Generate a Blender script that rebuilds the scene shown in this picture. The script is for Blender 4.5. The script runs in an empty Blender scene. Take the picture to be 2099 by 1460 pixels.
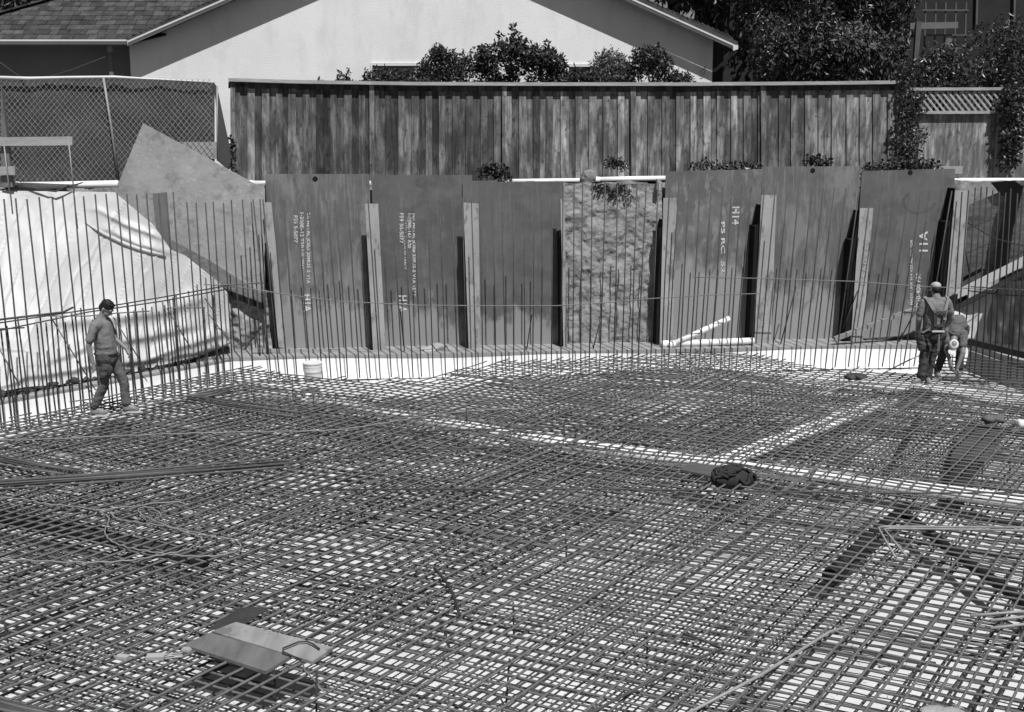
import bpy, bmesh, math, random
from mathutils import Vector, Matrix, noise
import numpy as np
R = math.radians
rnd = random.Random(7)
sc = bpy.context.scene
COL = sc.collection

# ---------------------------------------------------------------- camera, sky, sun, exposure
CX, CY, F = 1049.5, 730.0, 2100.0        # photograph is 2099 x 1460
PITCH = R(12.1); H = 4.07
CAM = Vector((0, 0, H))
cd = bpy.data.cameras.new('camera'); cam = bpy.data.objects.new('camera', cd); COL.objects.link(cam)
cam.location = CAM; cam.rotation_euler = (R(90) - PITCH, 0, 0)
cd.sensor_width = 36; cd.lens = 36 * F / 2099; cd.clip_end = 1000; cd.clip_start = .1
sc.camera = cam
SUN_EL, SUN_AZ = R(60), R(22)            # azimuth: to the right of straight behind the camera
wd = bpy.data.worlds.new('World'); sc.world = wd; wd.use_nodes = True
wn = wd.node_tree; wn.nodes.clear()
sky = wn.nodes.new('ShaderNodeTexSky'); sky.sky_type = 'NISHITA'; sky.sun_disc = False
sky.sun_elevation = SUN_EL; sky.sun_rotation = math.pi - SUN_AZ
bw = wn.nodes.new('ShaderNodeRGBToBW'); bg = wn.nodes.new('ShaderNodeBackground'); wo = wn.nodes.new('ShaderNodeOutputWorld')
bg.inputs['Strength'].default_value = .05
wn.links.new(sky.outputs[0], bw.inputs[0]); wn.links.new(bw.outputs[0], bg.inputs[0]); wn.links.new(bg.outputs[0], wo.inputs[0])
sl = bpy.data.lights.new('sun', 'SUN'); sl.energy = 5; sl.angle = R(.5); sl.color = (1, 1, 1)
so = bpy.data.objects.new('sun', sl); COL.objects.link(so)
sdir = Vector((math.sin(SUN_AZ) * math.cos(SUN_EL), -math.cos(SUN_AZ) * math.cos(SUN_EL), math.sin(SUN_EL)))
so.rotation_euler = sdir.to_track_quat('Z', 'Y').to_euler(); so.location = (0, 0, 30)
sc.view_settings.view_transform = 'Standard'; sc.view_settings.look = 'None'
sc.view_settings.exposure = 0; sc.view_settings.gamma = 1
try:
    sc.cycles.use_denoising = True
    sc.cycles.max_bounces = 6
except Exception: pass

# ---------------------------------------------------------------- pixel -> world helpers
def ray(px, py):
    a, b = (px - CX) / F, -(py - CY) / F
    s, c = math.sin(PITCH), math.cos(PITCH)
    return Vector((a, c + b * s, -s + b * c))
def G(px, py, z=0.0):
    d = ray(px, py); return CAM + d * ((z - H) / d.z)
def P(px, py, Y):
    d = ray(px, py); return CAM + d * (Y / d.y)
class VPlane:                                            # a vertical plane through two ground points
    def __init__(s, a, b):
        s.a = Vector((a[0], a[1], 0)); s.u = (Vector((b[0], b[1], 0)) - s.a).normalized()
        s.n = Vector((s.u.y, -s.u.x, 0))                 # towards the camera for a wall drawn left to right
    def __call__(s, px, py, off=0.0):
        d = ray(px, py); t = ((s.a + s.n * off - CAM).dot(s.n)) / d.dot(s.n)
        return CAM + d * t
WALL = VPlane((-5, 19.45), (9.2, 20.75))
LEFT = VPlane((-7.96, 15.4), (-5.2, 18.55))
RIGHT = VPlane((9.1, 20.5), (10.1, 18.6))

# ---------------------------------------------------------------- materials (all grey: the photograph is black and white)
MC = {}
def gm(name, lo, hi, scale=4, rough=.8, stretch=(1, 1, 1), bump=.2, bscale=60, tone=False, patch=None, patch2=None, spec=.3, dirt=None, metal=0, detail=8):
    if name in MC: return MC[name]
    m = bpy.data.materials.new(name); m.use_nodes = True; nt = m.node_tree; N = nt.nodes; L = nt.links
    b = N['Principled BSDF']; b.inputs['Roughness'].default_value = rough; b.inputs['Metallic'].default_value = metal
    b.inputs['Specular IOR Level'].default_value = spec
    geo = N.new('ShaderNodeNewGeometry')
    def mapped(st):
        mp = N.new('ShaderNodeMapping'); mp.inputs['Scale'].default_value = st
        L.new(geo.outputs['Position'], mp.inputs['Vector']); return mp.outputs[0]
    v = mapped(stretch)
    n1 = N.new('ShaderNodeTexNoise'); n1.inputs['Scale'].default_value = scale; n1.inputs['Detail'].default_value = detail; n1.inputs['Roughness'].default_value = .62
    L.new(v, n1.inputs['Vector'])
    r = N.new('ShaderNodeMapRange'); r.inputs[1].default_value = .3; r.inputs[2].default_value = .7; r.inputs[3].default_value = lo; r.inputs[4].default_value = hi
    L.new(n1.outputs[0], r.inputs[0]); out = r.outputs[0]
    def mixin(out, psc, t0, t1, val, st, strength=1):
        n = N.new('ShaderNodeTexNoise'); n.inputs['Scale'].default_value = psc; n.inputs['Detail'].default_value = 9; n.inputs['Roughness'].default_value = .65
        L.new(mapped(st), n.inputs['Vector'])
        q = N.new('ShaderNodeMapRange'); q.inputs[1].default_value = t0; q.inputs[2].default_value = t1; q.inputs[3].default_value = 0; q.inputs[4].default_value = strength
        L.new(n.outputs[0], q.inputs[0])
        mx = N.new('ShaderNodeMix'); mx.data_type = 'FLOAT'
        L.new(q.outputs[0], mx.inputs[0]); L.new(out, mx.inputs[2]); mx.inputs[3].default_value = val
        return mx.outputs[0]
    if patch: out = mixin(out, *patch)
    if patch2: out = mixin(out, *patch2)
    if dirt:                                             # dried mud on the lowest part: (height, soft, value)
        sx = N.new('ShaderNodeSeparateXYZ'); L.new(geo.outputs['Position'], sx.inputs[0])
        n = N.new('ShaderNodeTexNoise'); n.inputs['Scale'].default_value = 2.2; n.inputs['Detail'].default_value = 10; n.inputs['Roughness'].default_value = .7
        L.new(mapped((1, 1, .5)), n.inputs['Vector'])
        ma = N.new('ShaderNodeMath'); ma.operation = 'MULTIPLY_ADD'; L.new(n.outputs[0], ma.inputs[0]); ma.inputs[1].default_value = -2.6; L.new(sx.outputs[2], ma.inputs[2])
        q = N.new('ShaderNodeMapRange'); q.inputs[1].default_value = dirt[0] - 1.3; q.inputs[2].default_value = dirt[0] - 1.3 - dirt[1]; q.inputs[3].default_value = 0; q.inputs[4].default_value = .8
        L.new(ma.outputs[0], q.inputs[0])
        mx = N.new('ShaderNodeMix'); mx.data_type = 'FLOAT'; L.new(q.outputs[0], mx.inputs[0]); L.new(out, mx.inputs[2]); mx.inputs[3].default_value = dirt[2]; out = mx.outputs[0]
    if tone:
        at = N.new('ShaderNodeAttribute'); at.attribute_name = 'tone'
        mm = N.new('ShaderNodeMath'); mm.operation = 'MULTIPLY'; L.new(out, mm.inputs[0]); L.new(at.outputs['Fac'], mm.inputs[1]); out = mm.outputs[0]
    L.new(out, b.inputs['Base Color'])
    if bump:
        n2 = N.new('ShaderNodeTexNoise'); n2.inputs['Scale'].default_value = bscale; n2.inputs['Detail'].default_value = 4
        L.new(v, n2.inputs['Vector'])
        bp = N.new('ShaderNodeBump'); bp.inputs['Strength'].default_value = bump; bp.inputs['Distance'].default_value = .02
        L.new(n2.outputs[0], bp.inputs['Height']); L.new(bp.outputs[0], b.inputs['Normal'])
    MC[name] = m; return m

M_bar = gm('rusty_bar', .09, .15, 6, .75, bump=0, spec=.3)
M_bar_shaded = gm('rusty_bar_shaded', .05, .09, 6, .8, bump=0)  # same rust made darker, so the lower layers' shade is in the colour
M_bar_dark = gm('dark_bar', .022, .045, 6, .8, bump=0)
M_bar_up = gm('upright_bar', .045, .085, 5, .75, bump=0)
M_sheet = gm('white_sheet', .52, .68, 1.2, .45, bump=.3, bscale=3, patch=(1.1, .62, .68, .45, (1, 1, 1), .6))
M_face_lit = gm('white_curb_sheet_lit', .8, .9, 1.5, .5, bump=.25, bscale=4)  # membrane made paler on its upright face, extra light put into the colour
M_mid = gm('pale_bar', .13, .2, 5, .7, bump=0)
M_tarp = gm('white_tarp', .44, .52, 1.5, .5, bump=.35, bscale=7, stretch=(1, 1, .35), spec=.4)
M_plate = gm('steel_plate', .10, .15, 2.6, .6, bump=.15, bscale=20, patch=(2.4, .5, .6, .22, (1, 1, .45), .7), patch2=(3, .5, .62, .25, (7, 7, .6), .5), dirt=(1.1, .3, .32), spec=.35)
M_plate_clean = gm('steel_plate_clean', .095, .14, 2.2, .55, bump=.12, bscale=16, patch=(3, .53, .63, .19, (7, 7, .5), .45), patch2=(1.5, .5, .6, .08, (1, 1, 1.3), .6), dirt=(.75, .3, .3), spec=.35)
M_plate_muddy = gm('steel_plate_muddy', .10, .15, 2.6, .65, bump=.2, bscale=20, patch=(3, .5, .62, .2, (1, 1, .5), .6), patch2=(8, .54, .62, .3, (1, 1, .35), .5), dirt=(1.75, .5, .32))
M_plate_pale = gm('mud_plate', .27, .37, 2.5, .8, bump=.4, bscale=14, patch=(4, .52, .64, .16, (1, 1, 1), .6), patch2=(11, .58, .64, .5, (1, 1, 1), .4))
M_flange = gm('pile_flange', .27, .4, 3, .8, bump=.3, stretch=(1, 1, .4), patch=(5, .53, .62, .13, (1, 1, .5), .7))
M_black_and_shade = gm('black_steel_and_shade', .012, .018, 3, .9, bump=0, spec=.1)  # near black for steel parts and for shade built beside the piles
M_soil = gm('soil_face', .17, .42, 2.2, .95, bump=1, bscale=7, patch=(2.6, .5, .6, .09, (1, 1, 1), .8))
M_ground = gm('ground_soil', .07, .14, 1.5, .95, bump=.8, bscale=9)
M_conc = gm('curb_concrete', .22, .32, 4, .85, bump=.2)
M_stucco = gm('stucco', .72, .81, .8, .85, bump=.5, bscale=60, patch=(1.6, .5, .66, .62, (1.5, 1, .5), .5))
M_stucco_shaded = gm('stucco_shaded', .2, .24, .5, .85, bump=.3, bscale=90)  # white stucco darkened, shade under the eave put into its colour
M_white = gm('white_paint', .62, .7, 3, .5, bump=.05)
M_pvc = gm('white_pipe', .78, .88, 2, .35, bump=0, spec=.5, patch=(3, .66, .7, .35, (1, 1, 1), .6))
M_wood = gm('fence_wood', .07, .42, 3.0, .85, stretch=(6, 6, .55), bump=.5, bscale=14, tone=True, patch=(11, .57, .63, .05, (1, 1, .5), .7), patch2=(1.7, .58, .44, .045, (2.2, 2.2, .8), .7))
M_wood_cap = gm('cap_wood', .26, .42, 3, .85, stretch=(.6, 4, 4), bump=.4, bscale=12)
M_plank = gm('plank_wood', .26, .4, 3, .85, stretch=(.6, .6, 3), bump=.3, bscale=20)
M_ply = gm('plywood', .17, .32, 2.2, .85, stretch=(2.4, .7, 1), bump=.2, patch=(2.2, .56, .6, .13, (1, 1, 1), .85))
M_lag = gm('lagging_wood', .10, .24, 2.5, .9, stretch=(1, 1, 5), bump=.5, bscale=16, tone=True)
M_shake = gm('roof_shake', .03, .075, 4, .9, bump=.7, bscale=22, tone=True)
M_screen = gm('fence_screen', .055, .08, 1.3, .95, bump=.3, bscale=50, stretch=(1, 1, .6))
M_wire = gm('galvanised_wire', .2, .3, 8, .5, bump=0, spec=.5)
M_leaf = gm('leaf', .02, .05, 3, .38, bump=0, tone=True, spec=.5)
M_leaf_pale = gm('leaf_pale', .06, .12, 3, .5, bump=0, tone=True, spec=.4)
M_bark = gm('bark', .06, .12, 6, .95, bump=.8, stretch=(4, 4, 1))
M_black = gm('black_cloth', .018, .035, 6, .8, bump=.3, bscale=30)
M_glass = gm('dark_glass', .02, .03, 1, .1, bump=0, spec=.6)
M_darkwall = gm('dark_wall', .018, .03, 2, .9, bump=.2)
M_trellis = gm('trellis_wood', .07, .11, 4, .8, bump=.2)
M_post = gm('old_post', .1, .2, 3, .85, stretch=(5, 5, .6), bump=.3)
M_darktarp = gm('dark_tarp', .04, .06, .8, .22, bump=.6, bscale=4, spec=.7)
M_hose = gm('pale_hose', .16, .24, 3, .6, bump=0)
M_blackpipe = gm('black_pipe', .008, .016, 3, .7, bump=.0)  # also colours the tube put in for shade at the tarpaulin's foot
M_text = gm('stencil_paint', .5, .7, 30, .8, bump=0, patch=(25, .56, .6, .14, (1, 1, 1), .9))
M_rock = gm('rock', .12, .24, 6, .9, bump=.8, bscale=12)
M_skin = gm('skin', .17, .22, 6, .5, bump=0, spec=.4)
M_hair = gm('hair', .008, .014, 20, .6, bump=.3)
M_shirt = gm('shirt_cloth', .15, .19, 3, .9, bump=.5, bscale=14)
M_jeans = gm('trouser_cloth', .07, .14, 4, .9, bump=.6, bscale=12)
M_jeans_d = gm('dark_trouser_cloth', .035, .07, 4, .9, bump=.6, bscale=12)
M_leather = gm('belt_leather', .03, .07, 8, .7, bump=.5, bscale=20)
M_strap = gm('strap_webbing', .035, .055, 8, .8, bump=.2)
M_capcloth = gm('cap_cloth', .3, .42, 8, .8, bump=.2)
M_pad = gm('harness_pad', .17, .24, 8, .8, bump=.2)
M_sole = gm('shoe_sole', .5, .6, 8, .7, bump=0)
M_shoe = gm('shoe_leather', .12, .2, 8, .7, bump=.2)

# ---------------------------------------------------------------- object helpers
def tag(o, label=None, cat=None, group=None, kind=None):
    if label: o['label'] = label
    if cat: o['category'] = cat
    if group: o['group'] = group
    if kind: o['kind'] = kind
    return o
def thing(name, label, cat, loc, group=None):
    o = bpy.data.objects.new(name, None); COL.objects.link(o); o.location = loc; o.empty_display_size = .2
    return tag(o, label, cat, group)
class MB:
    def __init__(s): s.v = []; s.f = []; s.t = []; s.cur = 1.0
    def add(s, vs, fs, tone=None):
        n = len(s.v); s.v += [tuple(p) for p in vs]; s.f += [tuple(i + n for i in q) for q in fs]
        s.t += [s.cur if tone is None else tone] * len(fs)
    def hexa(s, a, b, tone=None):                        # two matching quads a (front) and b (back)
        s.add(list(a) + list(b), [(0, 1, 2, 3), (7, 6, 5, 4), (0, 4, 5, 1), (1, 5, 6, 2), (2, 6, 7, 3), (3, 7, 4, 0)], tone)
    def slab(s, quad, off, tone=None):
        o = Vector(off); s.hexa(quad, [Vector(p) + o for p in quad], tone)
    def poly(s, pts, off, tone=None):                    # prism from an outline
        n = len(pts); o = Vector(off); vs = [Vector(p) for p in pts] + [Vector(p) + o for p in pts]
        fs = [tuple(range(n)), tuple(range(2 * n - 1, n - 1, -1))] + [(i, i + n, (i + 1) % n + n, (i + 1) % n) for i in range(n)]
        s.add(vs, fs, tone)
    def box(s, c, d, rz=0, tone=None):
        c = Vector(c); x, y, z = (k / 2 for k in d); m = Matrix.Rotation(rz, 3, 'Z')
        q = lambda yy: [c + m @ Vector(p) for p in ((-x, yy, -z), (x, yy, -z), (x, yy, z), (-x, yy, z))]
        s.hexa(q(-y), q(y), tone)
    def beam(s, a, b, w, h, up=(0, 0, 1), tone=None):
        a, b = Vector(a), Vector(b); d = (b - a).normalized(); up = Vector(up); sd = d.cross(up).normalized(); u = sd.cross(d)
        q = lambda p: [p - sd * w / 2 - u * h / 2, p + sd * w / 2 - u * h / 2, p + sd * w / 2 + u * h / 2, p - sd * w / 2 + u * h / 2]
        s.hexa(q(a), q(b), tone)
    def tube(s, pts, r, n=6, cap=True, tone=None):
        pts = [Vector(p) for p in pts]; m = len(pts); rr = r if isinstance(r, (list, tuple)) else [r] * m
        vs = []; t0 = (pts[1] - pts[0]).normalized(); ref = Vector((0, 0, 1)) if abs(t0.z) < .9 else Vector((1, 0, 0))
        for i, p in enumerate(pts):
            t = (pts[min(i + 1, m - 1)] - pts[max(i - 1, 0)]).normalized()
            a = t.cross(ref); a = a.normalized() if a.length > 1e-5 else Vector((1, 0, 0)); b = a.cross(t)
            ref = -b if False else ref
            for k in range(n):
                w = 2 * math.pi * k / n; vs.append(p + (a * math.cos(w) + b * math.sin(w)) * rr[i])
        fs = [(i * n + k, i * n + (k + 1) % n, (i + 1) * n + (k + 1) % n, (i + 1) * n + k) for i in range(m - 1) for k in range(n)]
        if cap: fs += [tuple(range(n - 1, -1, -1)), tuple(range((m - 1) * n, m * n))]
        s.add(vs, fs, tone)
    def ball(s, c, r, seg=10, ring=7, jit=0, tone=None):
        c = Vector(c); rr = r if isinstance(r, (tuple, list, Vector)) else (r, r, r); vs = [c + Vector((0, 0, rr[2]))]
        for i in range(1, ring):
            a = math.pi * i / ring
            for k in range(seg):
                w = 2 * math.pi * k / seg; j = 1 + rnd.uniform(-jit, jit)
                vs.append(c + Vector((math.sin(a) * math.cos(w) * rr[0], math.sin(a) * math.sin(w) * rr[1], math.cos(a) * rr[2])) * j)
        vs.append(c - Vector((0, 0, rr[2])))
        fs = [(0, 1 + k, 1 + (k + 1) % seg) for k in range(seg)]
        for i in range(ring - 2):
            for k in range(seg):
                a = 1 + i * seg; fs.append((a + k, a + seg + k, a + seg + (k + 1) % seg, a + (k + 1) % seg))
        e = len(vs) - 1; a = 1 + (ring - 2) * seg; fs += [(e, a + (k + 1) % seg, a + k) for k in range(seg)]
        s.add(vs, fs, tone)
    def build(s, name, m, parent=None, smooth=False, local=False, fixn=True):
        off = Vector((0, 0, 0)) if (parent is None or local) else world_loc(parent)
        me = bpy.data.meshes.new(name); me.from_pydata([(p[0] - off.x, p[1] - off.y, p[2] - off.z) for p in s.v], [], s.f)
        at = me.attributes.new('tone', 'FLOAT', 'FACE'); at.data.foreach_set('value', s.t)
        if fixn:
            bm = bmesh.new(); bm.from_mesh(me); bmesh.ops.recalc_face_normals(bm, faces=bm.faces); bm.to_mesh(me); bm.free()
        if smooth: me.shade_smooth()
        me.materials.append(m); o = bpy.data.objects.new(name, me); COL.objects.link(o)
        if parent is not None: o.parent = parent
        return o
def world_loc(o):
    v = Vector((0, 0, 0))
    while o is not None: v += Vector(o.location); o = o.parent
    return v
def solo(mb, name, m, label, cat, base, group=None, smooth=False):     # a thing that is one mesh, origin at its base
    base = Vector(base); mb.v = [tuple(Vector(p) - base) for p in mb.v]
    o = mb.build(name, m, None, smooth); o.location = base
    return tag(o, label, cat, group)
def struct(mb, name, m, smooth=False):
    o = mb.build(name, m, None, smooth); o['kind'] = 'structure'; return o
def fbm(x, y, z=0, o=4): return noise.fractal(Vector((x, y, z)), 1.0, 2.0, o)

# ================================================================ THE GROUND
GRADE = 3.2
def grid(fn, nu, nv, tone=None):
    mb = MB(); vs = [fn(i / (nu - 1), j / (nv - 1)) for j in range(nv) for i in range(nu)]
    mb.add(vs, [(j * nu + i, j * nu + i + 1, (j + 1) * nu + i + 1, (j + 1) * nu + i) for j in range(nv - 1) for i in range(nu - 1)], tone)
    return mb
wu, wnrm = WALL.u, WALL.n
def wl(s, off=0, z=0): return WALL.a + wu * s + wnrm * off + Vector((0, 0, z))
# street-level ground behind and beside the pit, out to the horizon
mb = MB()
A = wl(-1.2, -.25, GRADE); B = wl(15.2, -.25, GRADE)
LP = [Vector((-16, 8.5, GRADE)), Vector((-12.3, 15.5, GRADE)), Vector((-10.6, 18.3, GRADE)), Vector((-8.3, 18.75, GRADE)), Vector((-7.6, 19.3, GRADE))]
RP = [Vector((11.3, 19, GRADE)), Vector((12.5, 10, GRADE)), Vector((13.5, 1, GRADE))]
inner = LP + [A, B] + RP
far = []
for p in inner:
    d = (Vector((p.x, p.y, 0)) - Vector((0, 8, 0))).normalized(); q = Vector((0, 8, GRADE)) + d * 600; far.append(q)
n = len(inner)
for i in range(n - 1): mb.add([inner[i], inner[i + 1], far[i + 1], far[i]], [(0, 1, 2, 3)])
struct(mb, 'ground', M_ground)
# pit floor and cut faces of soil
mb = MB(); mb.add([(-20, -2, -.5), (20, -2, -.5), (20, 22, -.5), (-20, 22, -.5)], [(0, 1, 2, 3)]); struct(mb, 'pit_floor', M_ground)
def soilface(u, v):
    p = wl(-1.6 + 17.2 * u, -.12, -.5 + (GRADE + .5) * v); k = fbm(p.x * 1.4, p.z * 1.4, 3)
    return p + wnrm * (.1 * k) + Vector((0, 0, (.1 * fbm(p.x * 2, 7) if v > .99 else 0)))
mb = grid(soilface, 150, 40); struct(mb, 'soil_cut', M_soil, True)
pth = [Vector((-16, 8.5, 0)), Vector((-12.3, 15.5, 0)), Vector((-10.6, 18.3, 0)), Vector((-8.3, 18.75, 0)), Vector((-7.6, 19.3, 0)), wl(-1.2, -.1)]
def lf(u, v):
    t = u * 4.999; i = int(t); p = pth[i].lerp(pth[i + 1], t - i); q = p * 1.0
    return Vector((q.x, q.y, -.5 + (GRADE + .5) * v)) + Vector((.1, -.1, 0)) * fbm(q.x * 2, q.y * 2, v * 4)
struct(grid(lf, 60, 16), 'left_soil_bank', M_soil, True)
pr = [wl(15.0, -.1), Vector((11.3, 19, 0)), Vector((12.5, 10, 0)), Vector((13.5, 1, 0))]
def rf(u, v):
    t = u * 2.999; i = int(t); p = pr[i].lerp(pr[i + 1], t - i)
    return Vector((p.x, p.y, -.5 + (GRADE + .5) * v)) + Vector((.12, 0, 0)) * fbm(p.x * 2, p.y * 2, v * 4)
struct(grid(rf, 60, 16), 'right_soil_bank', M_soil, True)

# white membrane under the bars
def sheet(u, v):
    x = -13 + 26 * u; y = 2.5 + 17.6 * v
    z = -.42 + .03 * fbm(x * .8, y * .8, 1) + .012 * fbm(x * 5, y * 5, 2)
    return Vector((x, y, z))
o = grid(sheet, 130, 90).build('white_membrane', M_sheet, None, True); tag(o, 'white plastic membrane spread under the rebar mats', 'membrane')

mb = MB()
for i in range(260):
    y = 5.5 + 12 * rnd.random(); x = rnd.uniform(-.55, .55) * y; a = rnd.uniform(0, 3.1); l_, w_ = rnd.uniform(.03, .14), rnd.uniform(.02, .06)
    mb.box((x, y, -.395), (l_, w_, .01), a)
o = mb.build('debris', gm('debris', .15, .45, 9, .9), None); tag(o, 'scraps of wood and dirt scattered on the white membrane', 'debris', kind='stuff')
# concrete curb along the shoring wall with the membrane turned up its face
cb = thing('concrete_curb', 'pale concrete curb ledge along the foot of the steel plates, white sheet on its face', 'curb', wl(7, .5, 0))
mb = MB(); zt = .05
for i in range(28):
    s0, s1 = -.9 + i * .56, -.9 + (i + 1) * .56
    mb.slab([wl(s0, .8, -.48), wl(s1, .8, -.48), wl(s1, .8, zt), wl(s0, .8, zt)], -wnrm * .8)
mb.build('ledge', M_conc, cb)
def face(u, v):
    s = -1 + 15.6 * u; return wl(s, .81 + .05 * (1 - v) ** 2 + .012 * fbm(s * 2, v * 3), -.4 + (.38 + .02 * math.sin(s * 1.3)) * v)
grid(face, 120, 6).build('white_face', M_face_lit, cb, True)
# left curb
lc = thing('concrete_curb', 'low concrete curb along the foot of the white tarpaulin bank', 'curb', (LEFT.a + LEFT.u * 2))
def ll(s, off=0, z=0): return LEFT.a + LEFT.u * s + LEFT.n * off + Vector((0, 0, z))
mb = MB(); mb.slab([ll(-4, 0, -.48), ll(4.05, 0, -.48), ll(4.05, 0, .04), ll(-4, 0, .04)], -LEFT.n * .22); mb.build('ledge', M_conc, lc)
grid(lambda u, v: ll(-4 + 8.1 * u, .012 + .06 * (1 - v) ** 2 + .01 * fbm(u * 20, v), -.4 + .39 * v), 60, 5).build('white_face', M_face_lit, lc, True)
# right curb
rc = thing('concrete_curb', 'grey concrete curb at the right edge under the dark tarpaulin', 'curb', G(2080, 720))
mb = MB(); a, b = G(1992, 706, .1), G(2250, 790, .1)
dn = (b - a).normalized(); dn = Vector((dn.y, -dn.x, 0)); dn = -dn if dn.x > 0 else dn
mb.slab([a, b, b - Vector((0, 0, .6)), a - Vector((0, 0, .6))], -dn * .28); mb.build('ledge', M_plank, rc)
mb = MB(); a2, b2 = a + dn * .012 - Vector((0, 0, .12)), b + dn * .012 - Vector((0, 0, .12))
mb.slab([a2, b2, b2 - Vector((0, 0, .45)), a2 - Vector((0, 0, .45))], dn * .05); mb.build('form_board', gm('form_ply', .2, .27, 2, .8), rc)

# ================================================================ SHORING WALL
def plate(quad, off, m, label, texts=(), thick=.025, hole=None, ring=None):
    q = [WALL(px, py, off) for px, py in quad]; base = (q[2] + q[3]) / 2
    t = thing('steel_plate', label, 'steel plate', base, 'steel plates of the shoring wall')
    mb = MB(); mb.slab(q, -wnrm * thick); mb.build('panel', m, t)
    mb = MB()                                            # rolled edge strip along the top
    mb.slab([q[0] + wnrm * .003, q[1] + wnrm * .003, q[1] + wnrm * .003 - Vector((0, 0, .02)), q[0] + wnrm * .003 - Vector((0, 0, .02))], -wnrm * .03 + Vector((0, 0, 0)))
    if hole:
        c = WALL(hole[0], hole[1], off + .004); hb = MB()
        pts = [c + wu * .05 * math.cos(k * math.pi / 6) + Vector((0, 0, .05 * math.sin(k * math.pi / 6))) for k in range(12)]
        hb.poly(pts, -wnrm * .006); hb.build('lifting_hole', M_black_and_shade, t)
    if ring:
        for (x, y, r0, r1, sz) in ring:
            rb = MB(); c = WALL(x, y, off + .003)
            A_ = [c + wu * r_ * (1 + .12 * fbm(k, x)) * math.cos(k * math.pi / 16) + Vector((0, 0, sz * r_ * (1 + .12 * fbm(k, y)) * math.sin(k * math.pi / 16))) for r_ in (r0, r1) for k in range(32)]
            rb.add(A_, [(k, (k + 1) % 32, 32 + (k + 1) % 32, 32 + k) for k in (range(32) if r0 < .2 else range(12, 31))]); rb.build('ring_stain', gm('ring_stain', .07, .12, 9, .8, bump=0), t)
    for (s, px, py0, py1, wpx, up) in texts: stencil(s, px, py0, py1, wpx, off + .006, t, up)
    return t
def stencil(s, px, py0, py1, wpx, off, parent, up=False, name='stencil_text', m=None):
    cu = bpy.data.curves.new('text', 'FONT'); cu.body = s; cu.size = 1; cu.extrude = 0.0; cu.offset = .022
    to = bpy.data.objects.new('text', cu); COL.objects.link(to); bpy.context.view_layer.update()
    me = bpy.data.meshes.new_from_object(to); bpy.data.objects.remove(to); bpy.data.curves.remove(cu)
    co = np.array([v.co[:] for v in me.vertices]); mn, mx = co.min(0), co.max(0)
    pt, pb = WALL(px, py0, off), WALL(px, py1, off); L = (pt - pb).length; wdt = (WALL(px + wpx, py0, off) - pt).length
    dz = (pb - pt).normalized()
    pl = world_loc(parent)
    for v, c in zip(me.vertices, co):
        a = (c[0] - mn[0]) / (mx[0] - mn[0]) * L; b = (c[1] - mn[1]) / (mx[1] - mn[1]) * wdt
        p = (pt + dz * a + wu * b) if not up else (pb - dz * a - wu * (b - wdt))
        v.co = p - pl
    me.materials.append(m or M_text); o = bpy.data.objects.new(name, me); COL.objects.link(o); o.parent = parent
    return o
BASE = 722
plate([(543, 357), (757, 357), (770, 722), (566, 722)], .06, M_plate, 'tall steel plate at the left end of the upright row, blotched rust along its top', [
    ('9A METAL JOB# 209R35-5 V1A', 627, 436, 582, 9, False), ('1-26(8)-12 T20', 613, 436, 508, 10, False), ('F59 5-5077', 602, 442, 498, 8, False), ('A-20 TREAT', 618, 510, 552, 5, False), ('H1A', 622, 604, 640, 16, False)], hole=(646, 367))
plate([(762, 359), (968, 359), (962, 722), (768, 722)], .03, M_plate_clean, 'steel plate with rows of stencilled numbers and a ring stain near its top edge', [
    ('MA METAL JOB# 209U5-5 V1A 15TT', 844, 438, 608, 8, False), ('1-2(88)-161 R20', 834, 438, 509, 9, False), ('ASTM GRADE 50 TREAT', 829, 455, 553, 4, False), ('F59 50-5077', 819, 437, 499, 8, False), ('H1A', 817, 606, 641, 17, False)], ring=[(864, 371, .05, .13, .9)])
plate([(948, 374), (1155, 372), (1153, 722), (955, 722)], .075, M_plate_clean, 'plain dark steel plate with no stencil, left of the bare soil bay')
plate([(1365, 352), (1563, 347), (1545, 715), (1355, 718)], .07, M_plate_muddy, 'steel plate stencilled H14 with a mud-splashed lower half, right of the soil bay', [
    ('H14', 1501, 424, 461, 15, False), ('P5 RC  52', 1478, 455, 560, 8, False)])
plate([(1563, 342), (1764, 341), (1740, 708), (1552, 712)], .04, M_plate, 'widest-looking steel plate, second from the right end, scratched with no stencil', hole=(1666, 350))
plate([(1767, 351), (1958, 346), (1938, 705), (1742, 708)], .08, M_plate_clean, 'rightmost upright steel plate with a round smear, stencilled 11A', [
    ('11A', 1884, 474, 516, 18, True), ('MADE UNE 914 V22 METAL JOB', 1866, 492, 625, 6, True), ('R20-400 F59', 1878, 560, 628, 9, True)], hole=(1866, 354), ring=[(1885, 412, .30, .36, .7)])
# leaning plate
q = [WALL(px, py, .22) for px, py in [(293, 253), (543, 388), (543, 634), (470, 598), (228, 410)]]
t = thing('steel_plate', 'pale mud-coated steel plate leaning askew in front of the chain-link fence', 'steel plate', q[3], 'steel plates of the shoring wall')
mb = MB(); mb.poly(q, -wnrm * .03); mb.build('panel', M_plate_pale, t)
mb = MB(); mb.poly([WALL(x, y, .226) for x, y in [(352, 492), (420, 528), (470, 560), (543, 606), (543, 633), (470, 597), (352, 515)]], -wnrm * .004); mb.build('darker_edge', gm('darker_edge', .13, .24, 6, .9, bump=.8, bscale=15), t)  # darker strip along the plate's lower edge
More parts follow.
